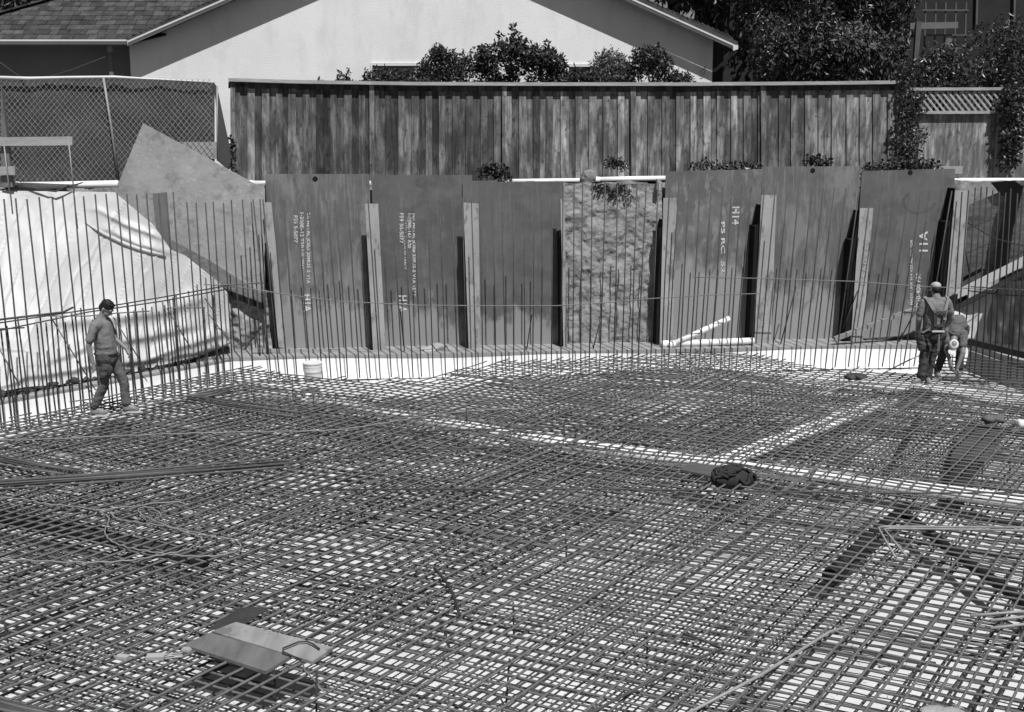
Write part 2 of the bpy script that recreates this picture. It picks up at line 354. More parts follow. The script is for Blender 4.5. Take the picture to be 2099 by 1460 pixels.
# plywood-like pale lagging in the soil bay
sb = thing('soil_bay_panel', 'pale crumbling soil and concrete face in the open bay between steel plates', 'panel', WALL(1255, 720, 0))
def bay(u, v):
    p = WALL(1157 + 200 * u, 722 - 345 * v, .05); k = fbm(p.x * 2.5, p.z * 2.5, 5); return p + wnrm * (.06 * k + .012 * fbm(p.x * 8, p.z * 8) + .008 * fbm(p.x * 25, p.z * 25))
grid(bay, 110, 180).build('panel', gm('bay_soil', .21, .33, 2.4, .95, bump=.5, bscale=30, patch=(1.3, .53, .6, .15, (1, 1, .8), .7), patch2=(7, .55, .6, .13, (1, 1, .6), .7)), sb, True)

def pile(fl, shade_strip, label, tip=None):
    if shade_strip:
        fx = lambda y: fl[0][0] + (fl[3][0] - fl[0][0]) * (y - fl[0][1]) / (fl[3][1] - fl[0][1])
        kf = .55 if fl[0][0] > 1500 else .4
        shade_strip = [((fx(y) + (x - fx(y)) * kf) if x < fx(y) else x, y) for x, y in shade_strip]
    # fl: flange quad (px), then a near-black quad (px) put in for its cast shade
    q = [WALL(x, y, .42) for x, y in fl]; base = (q[2] + q[3]) / 2
    t = thing('soldier_pile', label, 'steel pile', base, 'soldier piles of the shoring wall')
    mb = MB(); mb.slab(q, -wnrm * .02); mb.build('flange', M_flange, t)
    if shade_strip:
        qq = [WALL(x, y, .38) for x, y in shade_strip]; mb = MB(); mb.poly(qq, -wnrm * .3); mb.build('shade_strip', M_black_and_shade, t)
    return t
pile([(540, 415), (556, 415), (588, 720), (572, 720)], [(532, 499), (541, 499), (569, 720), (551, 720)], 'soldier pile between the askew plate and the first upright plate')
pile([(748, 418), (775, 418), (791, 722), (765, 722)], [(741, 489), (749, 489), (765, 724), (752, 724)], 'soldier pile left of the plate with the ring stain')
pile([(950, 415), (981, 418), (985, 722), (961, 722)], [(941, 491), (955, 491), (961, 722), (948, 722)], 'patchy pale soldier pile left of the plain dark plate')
pile([(1149, 408), (1157, 408), (1163, 716), (1155, 716)], [(1140, 476), (1156, 473), (1155, 716), (1139, 716)], 'narrow soldier pile with an added shade strip at the left side of the soil bay')
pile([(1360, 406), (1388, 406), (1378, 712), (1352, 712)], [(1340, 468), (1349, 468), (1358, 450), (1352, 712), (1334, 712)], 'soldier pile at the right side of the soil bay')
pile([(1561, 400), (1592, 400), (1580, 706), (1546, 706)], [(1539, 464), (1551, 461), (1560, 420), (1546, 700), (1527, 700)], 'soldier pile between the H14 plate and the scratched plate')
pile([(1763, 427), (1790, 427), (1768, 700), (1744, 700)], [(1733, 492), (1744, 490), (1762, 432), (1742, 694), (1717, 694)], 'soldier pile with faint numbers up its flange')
numbers_pile = [o for o in COL.objects if o.get('label', '').startswith('soldier pile with faint')][0]
M_faint = gm('faint_paint', .3, .42, 20, .9, bump=0)
for k, ch in enumerate('S890655'):
    stencil(ch, 1770 - k * .9, 489 + k * 14.5, 498 + k * 14.5, 10, .428, numbers_pile, True, 'painted_number', M_faint)
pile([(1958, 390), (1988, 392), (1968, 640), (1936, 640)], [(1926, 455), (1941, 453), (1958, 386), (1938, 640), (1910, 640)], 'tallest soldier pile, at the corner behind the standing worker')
q = [WALL(x, y, .26) for x, y in [(313, 397), (341, 394), (352, 520), (325, 500)]]
t = thing('soldier_pile', 'rusty pile top standing in front of the askew pale plate', 'steel pile', q[3]); mb = MB(); mb.slab(q, -wnrm * .03); mb.build('flange', gm('rust_flange', .13, .19, 3, .8), t)
# black steel lip under the askew plate
mb = MB(); mb.poly([WALL(x, y, .3) for x, y in [(468, 596), (541, 624), (540, 634), (516, 626), (478, 612)]], -wnrm * .15)
solo(mb, 'steel_angle', M_black_and_shade, 'short black steel angle under the low corner of the askew plate', 'steel angle', WALL(505, 620, .3))
def soilp(u, v):
    p = WALL(455 + 105 * u, 724 - 130 * v, .16); k = fbm(p.x * 3, p.z * 3, 8); return p + wnrm * (.08 * k + .02 * fbm(p.x * 11, p.z * 11))
o = solo(grid(soilp, 40, 50), 'soil_patch', M_soil, 'crumbly lit soil showing below the low corner of the askew plate', 'soil', WALL(505, 724, .16), smooth=True)
# timber stub and rocks at the top of the soil bay
mb = MB(); mb.slab([WALL(x, y, .2) for x, y in [(1348, 368), (1357, 372), (1354, 392), (1346, 388)]], -wnrm * .12)
solo(mb, 'timber_stub', M_plank, 'small pale timber stub at the top right of the soil bay', 'timber', WALL(1350, 390, .2))
# debris ledge under plates: long lath with bar
mb = MB(); mb.slab([WALL(x, y, .5) for x, y in [(518, 716), (697, 716), (697, 725), (518, 723)]], -wnrm * .04)
solo(mb, 'timber_board', M_plank, 'narrow pale board lying on the curb below the leftmost upright plate', 'board', WALL(600, 724, .5))
# soil mound in front of plate 2
mb = grid(lambda u, v: WALL(840 + 120 * u, 726, .15 + .5 * v) + Vector((0, 0, .22 * math.sin(u * math.pi) * math.sin(min(1, (1 - v) * 1.2) * math.pi / 2) + .05 * fbm(u * 5, v * 3))), 24, 10)
solo(mb, 'soil_heap', M_soil, 'small heap of loose soil at the foot of the ring-stained plate', 'soil heap', WALL(900, 726, .4), smooth=True)
o = COL.objects['soil_heap']; o['kind'] = 'stuff'

# ---------------------------------------------------------------- pipes
def pipe(pts, r, name, label, m=M_pvc, n=14, bell=True, cat='pipe', group=None):
    base = Vector(pts[0]); mb = MB(); mb.tube(pts, r, n)
    if bell:
        d = (Vector(pts[1]) - Vector(pts[0])).normalized(); mb.tube([base - d * .02, base + d * .12], r * 1.13, n)
    return solo(mb, name, m, label, cat, base, group, True)
zg = GRADE + .02
def WG(px, py, off): return WALL(px, py, off)
pipe([P(25, 381, 18.7), P(120, 380, 18.75), P(242, 377, 18.8)], .065, 'drain_pipe', 'white pipe along the top of the tarpaulin bank by the chain-link fence')
pipe([WALL(505, 377, -.2), WALL(760, 377, -.2)], .06, 'drain_pipe', 'short end of white pipe showing between the askew plate and first upright plate')
pipe([WALL(1030, 372, -.3), WALL(1195, 370, -.3)], .045, 'drain_pipe', 'thin white pipe behind the plain dark plate, left of the rock')
pipe([WALL(1216, 369, -.25), WALL(1300, 367, -.25), WALL(1372, 366, -.25)], .055, 'drain_pipe', 'white pipe right of the rock above the soil bay')
pipe([WALL(1952, 371, -.2), WALL(2040, 371, -.2), WALL(2180, 371, -.2)], .06, 'drain_pipe', 'white pipe below the lattice fence at the right edge')
pipe([WALL(1357, 706, .55), WALL(1545, 699, .55)], .068, 'drain_pipe', 'thick white pipe lying flat on the curb right of the soil bay')
pipe([WALL(1372, 709, .62), WALL(1495, 653, .45)], .055, 'drain_pipe', 'white pipe propped up slanting over the flat pipe on the curb')
mb = MB(); mb.ball(WALL(1206, 366, -.25), (.16, .14, .17), 10, 8, .12)
solo(mb, 'rock', M_rock, 'grey rock between two white pipes above the soil bay', 'rock', WALL(1206, 380, -.25), smooth=False)
# cable with tape over the left pipe
pts = [P(0, 390, 18.4), P(40, 383, 18.4), P(75, 386, 18.4), P(112, 392, 18.4), P(140, 383, 18.5), P(170, 374, 18.6)]
mb = MB(); mb.tube(pts, .014, 6); mb.tube([p + Vector((.02, 0, .03 * math.sin(i * 2))) for i, p in enumerate(pts[:5])], .014, 6)
solo(mb, 'cable', M_strap, 'dark cable lying over the white pipe at the left edge', 'cable', pts[0])

# ================================================================ THE TARPAULIN BANK (left)
def interp(x, xs, ys): return float(np.interp(x, xs, ys))
yb_ = lambda x: interp(x, [-300, 0, 60, 150, 250, 330, 400, 470], [885, 806, 795, 790, 772, 752, 735, 712])
yt_ = lambda x: interp(x, [-300, 0, 235, 315, 350, 380, 450, 466, 474], [392, 391, 394, 462, 512, 524, 580, 600, 640])
SWAGS = [(.13, 12, [-200, 0, 60, 150, 200, 250, 300, 350, 400, 465], [800, 790, 770, 757, 744, 741, 738, 716, 702, 680]),
         (.10, 12, [30, 90, 150, 200, 300, 400], [748, 744, 722, 704, 690, 668]), (.07, 9, [330, 400, 465], [735, 722, 706]), (.08, 14, [120, 220, 330, 420], [660, 652, 640, 610]),
         (.05, 8, [-100, 40, 120], [700, 715, 735]), (.06, 7, [220, 280, 340], [470, 500, 516]), (.05, 6, [200, 260, 330], [430, 462, 488])]
def tarp_pt(px, v):
    yb, yt = yb_(px), yt_(px); py = yb + (yt - yb) * v
    full = (yb - py) / (yb - 385)
    Yb = interp(px, [-300, 0, 470], [14.3, 16.15, 18.95]); Yt = interp(px, [-300, 470], [17.9, 19.1])
    Y = Yb + (Yt - Yb) * max(0, full) ** .8
    s = px / 100
    fold = .025 * math.sin(s * 4 - full * 6 + 2 * fbm(s * .5, full * 2)) + .035 * fbm(s * .7, full * 1.6, 4, 3) + .010 * fbm(s * 4, full * 5, 2)
    for amp, sg, xs_, ys_ in SWAGS:
        if xs_[0] - 30 < px < xs_[-1] + 30:
            yc = interp(px, xs_, ys_) + 3 * fbm(px / 40, 1); dd_ = (py - yc) / sg; ends = min(1, max(0, (px - xs_[0] + 30) / 60)) * min(1, max(0, (xs_[-1] + 30 - px) / 60))
            fold += .8 * amp * ends * (math.exp(-(dd_ * .7) ** 2) if dd_ < 0 else math.exp(-(dd_ * 1.2) ** 2))
    for kk in (1, 2, 3):
        cr = math.sin(s * (1.3 + kk * .9) - full * (3.1 + kk * 1.3) + kk * 1.9 + .4 * fbm(s, full * 3, kk)); fold += .014 * math.exp(-(cr / .05) ** 2)
    return P(px, py, Y - fold)
NU, NV = 260, 200
mb = grid(lambda u, v: tarp_pt(-300 + 772 * u, v), NU, NV)
t = thing('tarpaulin', 'large wrinkled white plastic tarpaulin covering the left soil bank', 'tarpaulin', G(240, 800))
mb.build('sheet', M_tarp, t, True)
# tarpaulin overlap seam and the dark tube along its foot
def tarp_at(px, py): return tarp_pt(px, (yb_(px) - py) / (yb_(px) - yt_(px))) + Vector((0, -.02, 0))
mb = MB(); mb.tube([tarp_at(175, 455), tarp_at(195, 468), tarp_at(215, 480), tarp_at(238, 491), tarp_at(260, 501), tarp_at(285, 510), tarp_at(310, 517), tarp_at(340, 525)], [.01, .025, .03, .035, .035, .035, .035, .03], 8)
mb.build('seam_fold', M_tarp, t, True)
mb = MB(); pts = [tarp_pt(x, .0) + Vector((0, -.03, .0)) for x in range(-300, 471, 22)]
mb.tube([p + Vector((0, 0, .03 * fbm(i, 1))) for i, p in enumerate(pts)], .03, 6); mb.build('hem_shade', M_blackpipe, t, True)  # black tube put in for the shade at the tarpaulin's foot
# tarpaulin's upper flap piece over plate edge
# dark lumps put in for the black shade behind the left curb
mb = MB()
for i in range(150):
    s = rnd.uniform(-3.5, 3.9); o_ = -rnd.uniform(.25, .75); r_ = rnd.uniform(.03, .09)
    mb.ball(ll(s, o_, .0), (r_, r_, r_ * .7), 6, 4, .2)
o = mb.build('gap_shade', gm('gap_shade_lumps', .03, .1, 6, .95, bump=.6), None); tag(o, 'dark lumps standing for the shaded gap between the left curb and the tarpaulin', 'gap_shade', kind='stuff')

# ================================================================ CHAIN-LINK FENCE (left)
FY = 19.3
cf = thing('chain_link_fence', 'chain-link fence with dark privacy screen at the upper left', 'fence', P(220, 378, FY))
def screen(u, v):
    px = -120 + 560 * u; top = interp(px, [-120, 0, 235, 380, 440], [158, 158, 160, 166, 170]); py = 376 + (top - 376) * v
    return P(px, py, FY + .1 + .05 * fbm(px / 60, py / 60))
grid(screen, 60, 20).build('privacy_screen', M_screen, cf, True)
mb = MB()                                                # loose corner of the screen hanging at the end
mb.poly([P(x, y, FY + .12) for x, y in [(437, 168), (444, 178), (457, 240), (470, 300), (473, 334), (466, 348), (446, 330), (447, 250)]], Vector((0, .03, 0))); mb.build('screen_flap', M_screen, cf)
mb = MB(); pitch = 11.5
for k in range(-30, 62):
    for sg in (1, -1):
        pts = []
        for j in range(20):
            py = 162 + j * 11.3; px = k * pitch + sg * (py - 162) * .82 + (0 if sg > 0 else 120)
            if -60 < px < 441: pts.append(P(px + 1.0 * math.sin(py * .05), py, FY + (.01 * sg)))
        if len(pts) > 1: mb.tube(pts, .0038, 3, False)
mb.build('wire_mesh', M_wire, cf)
mb = MB(); mb.tube([P(212, 160, FY - .04), P(228, 260, FY - .05), P(243, 370, FY - .08)], .022, 8); mb.build('post', M_wire, cf, True)
mb = MB(); mb.tube([P(445, 176, FY - .02), P(446, 330, FY - .02)], .016, 6); mb.build('post', M_wire, cf, True)
mb = MB(); mb.tube([P(-40, 158, FY), P(60, 161, FY), P(140, 159, FY), P(235, 158, FY), P(330, 163, FY), P(425, 168, FY)], [.03, .03, .025, .025, .012, .01], 8); mb.build('top_roll', M_white, cf, True)
mb = MB(); mb.tube([P(0, 128, FY + .5), P(30, 150, FY + .2), P(52, 163, FY), P(90, 161, FY), P(150, 142, FY + 1.2), P(215, 117, FY + 3)], .012, 5)
solo(mb, 'cable', M_strap, 'dark cable slung from the eave post down to the chain-link fence', 'cable', P(52, 163, FY))
# guard rail boards at the left edge
gr = thing('guard_rail', 'short wooden guard rail with two boards at the left edge above the tarpaulin', 'guard rail', P(10, 385, 18.2))
for a, b, h in [((-60, 291), (148, 289), 18), ((-60, 352), (30, 350), 18)]:
    mb = MB(); mb.slab([P(a[0], a[1] - h / 2, 18.2), P(b[0], b[1] - h / 2, 18.2), P(b[0], b[1] + h / 2, 18.2), P(a[0], a[1] + h / 2, 18.2)], Vector((0, .05, 0))); mb.build('rail_board', M_plank, gr)
mb = MB(); mb.slab([P(x, y, 18.27) for x, y in [(2, 180), (14, 280), (26, 384), (2, 384)]], Vector((0, .09, 0))); mb.build('post', M_post, gr)
for a, b in [((140, 290), (152, 396)), ((8, 300), (20, 398))]:
    mb = MB(); mb.tube([P(a[0], a[1] - 5, 18.12), P(b[0], b[1], 18.0)], .012, 6); mb.build('stake', M_wire, gr, True)
mb = MB(); mb.slab([P(x, y, 19.32) for x, y in [(360, 291), (447, 291), (447, 326), (400, 326)]], Vector((0, .04, 0)))
solo(mb, 'plywood_board', M_plate_pale, 'pale board behind the top edge of the askew plate', 'board', P(420, 326, 19.0))

# ================================================================ WOODEN FENCE
FPL = VPlane((WALL(470, 370, -.9).x, WALL(470, 370, -.9).y), (WALL(1840, 360, -.9).x, WALL(1840, 360, -.9).y))
top_y = lambda px: interp(px, [470, 600, 850, 1100, 1400, 1700, 1840], [164, 168, 172, 173, 173, 171, 169])
wf = thing('wooden_fence', 'long weathered board fence with a cap rail behind the steel plates', 'fence', FPL(1150, 372))
posts = [472, 757, 1029, 1293, 1560, 1838]
for i in range(5):
    mb = MB(); x = posts[i] + 6; k = 0
    while x < posts[i + 1]:
        w = rnd.uniform(12, 16); x1 = min(x + w, posts[i + 1] + 3)
        front = k % 2 == 0; off = .05 if front else .02
        ty = top_y(x) + rnd.uniform(14, 17); tn = rnd.choice((.6, .75, .9, 1.0, 1.1, 1.25, 1.5)) * rnd.uniform(.85, 1.15) * (1 if front else .75)
        big = .9 + .45 * fbm(x / 260, 3.3) ; tn *= interp(x, [470, 620, 900, 1100, 1300, 1600, 1840], [1.15, .75, .55, .9, 1.25, 1.3, .8]) * big
        ov = 3 if not front else 0
        q = [FPL(x - ov, ty, off), FPL(x1 + ov, ty, off), FPL(x1 + ov, 385, off), FPL(x - ov, 385, off)]
        q = [p + Vector((0, 0, 0)) for p in q]
        mb.slab(q, -FPL.n * .02, tn); x = x1 - (0 if front else 0); k += 1
    mb.build('board_panel', M_wood, wf)
for i, px in enumerate(posts):
    mb = MB(); mb.slab([FPL(px, top_y(px) + 2, .1), FPL(px + 10, top_y(px) + 2, .1), FPL(px + 11, 385, .1), FPL(px + 1, 385, .1)], -FPL.n * .1, .9 + .1 * (i % 3)); mb.build('post', M_wood, wf)
mb = MB()
xs = list(range(468, 1842, 25)) + [1842]
for a, b in zip(xs[:-1], xs[1:]):
    za, zb = top_y(a), top_y(b)
    mb.slab([FPL(a, za - 4, .16), FPL(b, zb - 4, .16), FPL(b, zb + 3, .16), FPL(a, za + 3, .16)], -FPL.n * .2)
mb.build('cap_rail', M_wood_cap, wf)
mb = MB()
for a, b in zip(xs[:-1], xs[1:]):
    mb.slab([FPL(a, top_y(a) + 4, .015), FPL(b, top_y(b) + 4, .015), FPL(b, top_y(b) + 17, .015), FPL(a, top_y(a) + 17, .015)], -FPL.n * .03, .35)
mb.build('top_rail', M_wood, wf)
# lattice-topped fence on the right
lf_ = thing('lattice_fence', 'board fence with a diagonal lattice top at the right edge', 'fence', FPL(1970, 372))
mb = MB(); x = 1852
while x < 2200:
    w = rnd.uniform(22, 30); mb.slab([FPL(x, 232, -.1), FPL(x + w, 232, -.1), FPL(x + w, 385, -.1), FPL(x, 385, -.1)], -FPL.n * .02, rnd.uniform(.8, 1.5)); x += w
mb.build('board_panel', M_wood, lf_)
for ty in (183, 231):
    mb = MB(); mb.slab([FPL(1850, ty - 3, 0), FPL(2110, ty - 4, 0), FPL(2110, ty + 2, 0), FPL(1850, ty + 3, 0)], -FPL.n * .12); mb.build('rail', M_wood_cap, lf_)
mb = MB()
for k in range(-4, 22):
    for sg, off in ((1, -.04), (-1, -.07)):
        x0 = 1850 + k * 13; pts = []
        ax, bx = (x0, x0 + 32) if sg > 0 else (x0 + 32, x0)
        y0, y1 = 188, 228
        if min(ax, bx) < 1850 or max(ax, bx) > 2112: continue
        mb.slab([FPL(ax, y0, off), FPL(ax + 5, y0, off), FPL(bx + 5, y1, off), FPL(bx, y1, off)], -FPL.n * .012)
mb.build('lattice', M_wood_cap, lf_)
mb = MB(); mb.slab([FPL(x, y, -.02) for x, y in [(2048, 232), (2056, 232), (2045, 380), (2037, 380)]], -FPL.n * .06); mb.build('post', M_wood_cap, lf_)
mb = MB(); mb.slab([FPL(x, y, 0) for x, y in [(1851, 186), (1857, 186), (1857, 380), (1851, 380)]], -FPL.n * .06); mb.build('post', M_wood_cap, lf_)
mb = MB(); mb.slab([WALL(x, y, -.1) for x, y in [(1925, 341), (1973, 341), (1973, 356), (1958, 356), (1958, 346), (1925, 345)]][:4], -wnrm * .03)
solo(mb, 'timber_board', M_plank, 'pale board end sticking up behind the rightmost upright plate', 'board', WALL(1965, 356, -.1))

# ================================================================ THE HOUSE
HY = 24.5
hs = thing('house', 'white stucco house gable with a dark shake roof behind the wooden fence', 'house', P(860, 250, HY))
zb = GRADE
def HP(px, py, dy=0): return P(px, py, HY + dy)
def down(p, z=GRADE): return Vector((p.x, p.y, z))
pk = (868, -172)
# gable wall
wl_ = HP(265, 160); wr = HP(1462, 160)
sl_l = (53 - 93) / (350 - 260.0)
rk = lambda px: (93 - .437 * (px - 262)) if px < pk[0] else (97 - .437 * (1508 - px))
apx = (262 + 1508) / 2.0; apy = 93 - .437 * (apx - 262)
mb = MB()
mb.poly([down(HP(265, 160)), down(HP(1462, 160)), HP(1462, rk(1462) + 3), HP(apx, apy + 3), HP(265, rk(265) + 3)], Vector((0, .25, 0)))
mb.build('gable_wall', M_stucco, hs)
# side wall receding on the right, and body
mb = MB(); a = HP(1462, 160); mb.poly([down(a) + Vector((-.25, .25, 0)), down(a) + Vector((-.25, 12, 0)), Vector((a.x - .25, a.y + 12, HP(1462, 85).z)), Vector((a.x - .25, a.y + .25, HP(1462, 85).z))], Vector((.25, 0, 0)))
mb.build('side_wall', M_stucco_shaded, hs)
# wing wall, set back under the deep eave
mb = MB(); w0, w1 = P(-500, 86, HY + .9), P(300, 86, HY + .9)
mb.slab([down(w0), down(w1), w1, w0], Vector((0, .25, 0))); mb.build('wing_wall', M_stucco_shaded, hs)
# rake overhang (roof slabs of the gable)
OV = .36
def roofslab(x0, x1, name, tone):
    mb = MB(); y0, y1 = rk(x0) if x0 != apx else apy, rk(x1) if x1 != apx else apy
    a, b = P(x0, y0 - 4, HY - OV), P(x1, y1 - 4, HY - OV)
    up = Vector((0, 0, .10)); mb.hexa([a, b, b + up, a + up], [p + Vector((0, 13, 0)) for p in (a, b, b + up, a + up)])
    return mb.build(name, M_shake, hs)
roofslab(262, apx, 'roof', 1); roofslab(apx, 1512, 'roof', 1)
def fascia(x0, y0, x1, y1, Y, name='fascia'):
    for dyp, h, off in ((0, 6.2, 0), (-6.4, 3.2, -.04)):
        mb = MB(); a, b = P(x0, y0 + dyp, Y + off), P(x1, y1 + dyp, Y + off); hh = h / 88
        mb.hexa([a, b, b + Vector((0, 0, hh)), a + Vector((0, 0, hh))], [p + Vector((0, .05 - off, 0)) for p in (a, b, b + Vector((0, 0, hh)), a + Vector((0, 0, hh)))])
        mb.build(name, M_white, hs)
fascia(261, 94, apx, apy + 1, HY - OV - .05)
fascia(apx, apy + 1, 1509, 103, HY - OV - .05)
fascia(-500, 91, 258, 91, HY - OV - .05)
mb = MB(); mb.slab([P(-500, 85, HY - OV), P(262, 85, HY - OV), P(262, 85, HY - OV) + Vector((0, 1.3, 0)), P(-500, 85, HY - OV) + Vector((0, 1.3, 0))], Vector((0, 0, .03))); mb.build('soffit', M_stucco_shaded, hs)
# wing roof: shake courses, slope facing the camera
e0 = P(-560, 84, HY - OV); e1 = P(262, 84, HY - OV); 
sh = MB(); course = .22; run = course * math.cos(R(34)); ri = course * math.sin(R(34)); xr = 2.9
for k in range(22):
    y = e0.y + k * run; z = e0.z + k * ri + .01
    hipx = e0.x + 0  # hip handled by clipping the left end of each course
    x = P(-70 + 0, 84, HY - OV).x - 2.0
    hip_left = P(-125, 84, HY - OV).x + k * .30 - .6
    x = hip_left
    right = e1.x + k * .46 + .05
    while x < right:
        w = rnd.uniform(.14, .34); zz = rnd.uniform(0, .012); g = .012
        x1 = min(x + w - g, right)
        lo = rnd.uniform(-.012, .012)
        mb_q = [(x, y + lo, z + .03 + zz), (x1, y + lo, z + .03 + zz), (x1, y + run * 1.25, z + ri * 1.25 + .012), (x, y + run * 1.25, z + ri * 1.25 + .012)]
        bq = [(p[0], p[1], p[2] - .028) for p in mb_q]
        sh.hexa([Vector(p) for p in bq], [Vector(p) for p in mb_q], rnd.uniform(.6, 1.4)); x += w
sh.build('wing_roof', M_shake, hs)
mb = MB()
y1 = e0.y + 22 * run; z1 = e0.z + 22 * ri
HX = P(-125, 84, HY - OV).x
mb.hexa([Vector((HX - .7, e0.y + .02, e0.z - .03)), Vector((e1.x, e0.y + .02, e0.z - .03)), Vector((e1.x + 9, y1, z1 - .03)), Vector((P(-125, 84, HY - OV).x + 5.9, y1, z1 - .03))],
        [Vector((HX - .7, e0.y + .02, e0.z - .08)), Vector((e1.x, e0.y + .02, e0.z - .08)), Vector((e1.x + 9, y1, z1 - .08)), Vector((P(-125, 84, HY - OV).x + 5.9, y1, z1 - .08))])
mb.build('roof_deck', M_darkwall, hs)
# hip cap
hb = MB()
for k in range(20):
    c = Vector((P(-125, 84, HY - OV).x + k * .30 - .65, e0.y + k * run, e0.z + k * ri + .06))
    d = Vector((.30, run, ri)).normalized(); hb.beam(c, c + d * .42 + Vector((0, 0, .0)), .26, .035, tone=rnd.uniform(.9, 1.5))
hb.build('hip_cap', M_shake, hs)
# shakes seen on the rake edges
for x0, x1 in ((285, apx), (apx, 1500)):
    rb = MB(); n = 60
    for i in range(n):
        a = x0 + (x1 - x0) * i / n; b = x0 + (x1 - x0) * (i + 1.3) / n
        pa, pb = P(a, rk(a) - 14 - rnd.uniform(0, 2.5), HY - OV + .02), P(b, rk(b) - 13, HY - OV + .02)
        rb.hexa([pa, pb, pb + Vector((0, 0, .035)), pa + Vector((0, 0, .05))], [p + Vector((0, .4, 0)) for p in (pa, pb, pb + Vector((0, 0, .035)), pa + Vector((0, 0, .05)))], rnd.uniform(.7, 1.4))
    rb.build('edge_shakes', M_shake, hs)
mb = MB(); mb.slab([P(x, y, HY - OV - .1) for x, y in [(1503, 94), (1513, 92), (1513, 101), (1503, 104)]], Vector((0, .1, 0))); mb.build('gutter_end', M_white, hs)
mb = MB(); mb.beam(P(1508, 106, HY - .4), P(1464, 146, HY), .05, .05); mb.build('eave_brace', M_post, hs)
pb_ = thing('eave_post', 'wooden post under the left eave behind the chain-link fence', 'post', P(236, 165, HY - OV + .3))
mb = MB(); mb.beam(P(224, 94, HY - OV + .3), P(226, 107, HY - OV + .28), .09, .09, (0, 1, 0)); mb.build('pale_head', M_plank, pb_)
mb = MB(); mb.beam(P(226, 107, HY - OV + .3), P(237, 230, HY - OV + .3), .09, .09, (0, 1, 0)); mb.build('shaft', M_post, pb_)
# windows
for x0, x1, yt in ((762, 905, 133), (1165, 1300, 135)):
    w = thing_loc = P((x0 + x1) / 2, 215, HY - .03)
    fr = MB(); f_ = lambda x, y, d=0: P(x, y, HY - .04 - d)
    fr.slab([f_(x0 - 3, yt - 4), f_(x1 + 3, yt - 4), f_(x1 + 3, yt + 2), f_(x0 - 3, yt + 2)], Vector((0, .05, 0)))
    for xx in (x0 - 3, x1 - 1): fr.slab([f_(xx, yt + 2), f_(xx + 4, yt + 2), f_(xx + 4, 225), f_(xx, 225)], Vector((0, .05, 0)))
    fo = fr.build('window', M_white, hs)
    pn = MB(); pn.slab([P(x0, yt + 1, HY - .012), P(x1, yt + 1, HY - .012), P(x1, 225, HY - .012), P(x0, 225, HY - .012)], Vector((0, .01, 0))); pn.build('pane', M_glass, fo)
mb = MB(); mb.tube([P(1447, 136, HY - .03), P(1436, 146, HY - .04), P(1437, 155, HY - .04), P(1443, 153, HY - .04), P(1446, 140, HY - .03)], .006, 5); mb.build('loose_wire', M_strap, hs)

# ================================================================ VEGETATION
def leaves(blobs, n, size, m, name, parent, droop=0, long=2.2, tone=(.5, 1.6), up=0):
    """blobs: (center Vector, radii) - leaf-sized folded faces through each blob's volume"""
    vols = [b[1][0] * b[1][1] * b[1][2] for b in blobs]; tot = sum(vols); V = []; Fc = []; T = []
    for (c, r), vol in zip(blobs, vols):
        k = max(12, int(n * vol / tot)); btone = rnd.uniform(.75, 1.25)
        for _ in range(k):
            while True:
                p = Vector((rnd.uniform(-1, 1), rnd.uniform(-1, 1), rnd.uniform(-1, 1)))
                if .25 < p.length < 1: break
            if p.length < .75 and rnd.random() < .5: p = p.normalized() * rnd.uniform(.75, 1.02)
            w = Vector((c.x + p.x * r[0], c.y + p.y * r[1], c.z + p.z * r[2]))
            d = Vector((rnd.gauss(0, 1), rnd.gauss(0, 1), rnd.gauss(0, 1) - droop + up)).normalized()
            s = d.cross(Vector((rnd.gauss(0, 1), rnd.gauss(0, 1), rnd.gauss(0, 1)))).normalized(); nn = d.cross(s)
            L_ = size * rnd.uniform(.6, 1.3); wd_ = L_ / long; b = len(V)
            V += [w, w + d * L_ * .5 + s * wd_ * .5 + nn * wd_ * .15, w + d * L_, w + d * L_ * .5 - s * wd_ * .5 + nn * wd_ * .15]
            Fc += [(b, b + 1, b + 2), (b, b + 2, b + 3)]; t_ = rnd.uniform(*tone) * btone; T += [t_, t_]
    mb = MB(); mb.v = [tuple(p) for p in V]; mb.f = Fc; mb.t = T
    return mb.build(name, m, parent, fixn=False)
def bush(sky_, Y, label, n=2600, size=.10, m=M_leaf, shoots=(), name='bush', rad=13):
    """sky_: the bush's upper outline, (x, y) in the photograph, standing at distance Y"""
    xs_ = [q[0] for q in sky_]; ys_ = [q[1] for q in sky_]; cx = sum(xs_) / len(xs_); c = P(cx, 240, Y); k = (Y + .4) / F
    t = thing(name, label, 'bush', (c.x, c.y, GRADE)); blobs = []
    nb = int((xs_[-1] - xs_[0]) * 1.1)
    for i in range(nb):
        x = rnd.uniform(xs_[0] + 4, xs_[-1] - 4); yt = interp(x, xs_, ys_) + rad * .8
        y = yt + (rnd.random() ** 1.7) * max(10, 235 - yt); q = P(x, y, Y + rnd.uniform(-.3, .3)); r_ = rnd.uniform(.6, 1.15) * rad * k
        blobs.append((q, (r_, r_ * 1.3, r_)))
    for (x, y) in shoots:
        for j in range(5):
            q = P(x + rnd.uniform(-1, 1) * j * .8, y + 5 + j * 8, Y); r_ = (3 + j * 1.6) * k; blobs.append((q, (r_, r_, r_ * 1.5)))
    leaves(blobs, n, size, m, 'crown', t, up=.3)
    mb = MB()
    for i in range(5):
        x = rnd.uniform(xs_[0], xs_[-1]); q = P(x, interp(x, xs_, ys_) + 30, Y); b0 = Vector((c.x + rnd.uniform(-.1, .1), c.y, GRADE)); mb.tube([b0, b0.lerp(q, .5) + Vector((rnd.uniform(-.1, .1), 0, .1)), q], [.04, .025, .008], 6)
    mb.build('trunk', M_bark, t, True); return t
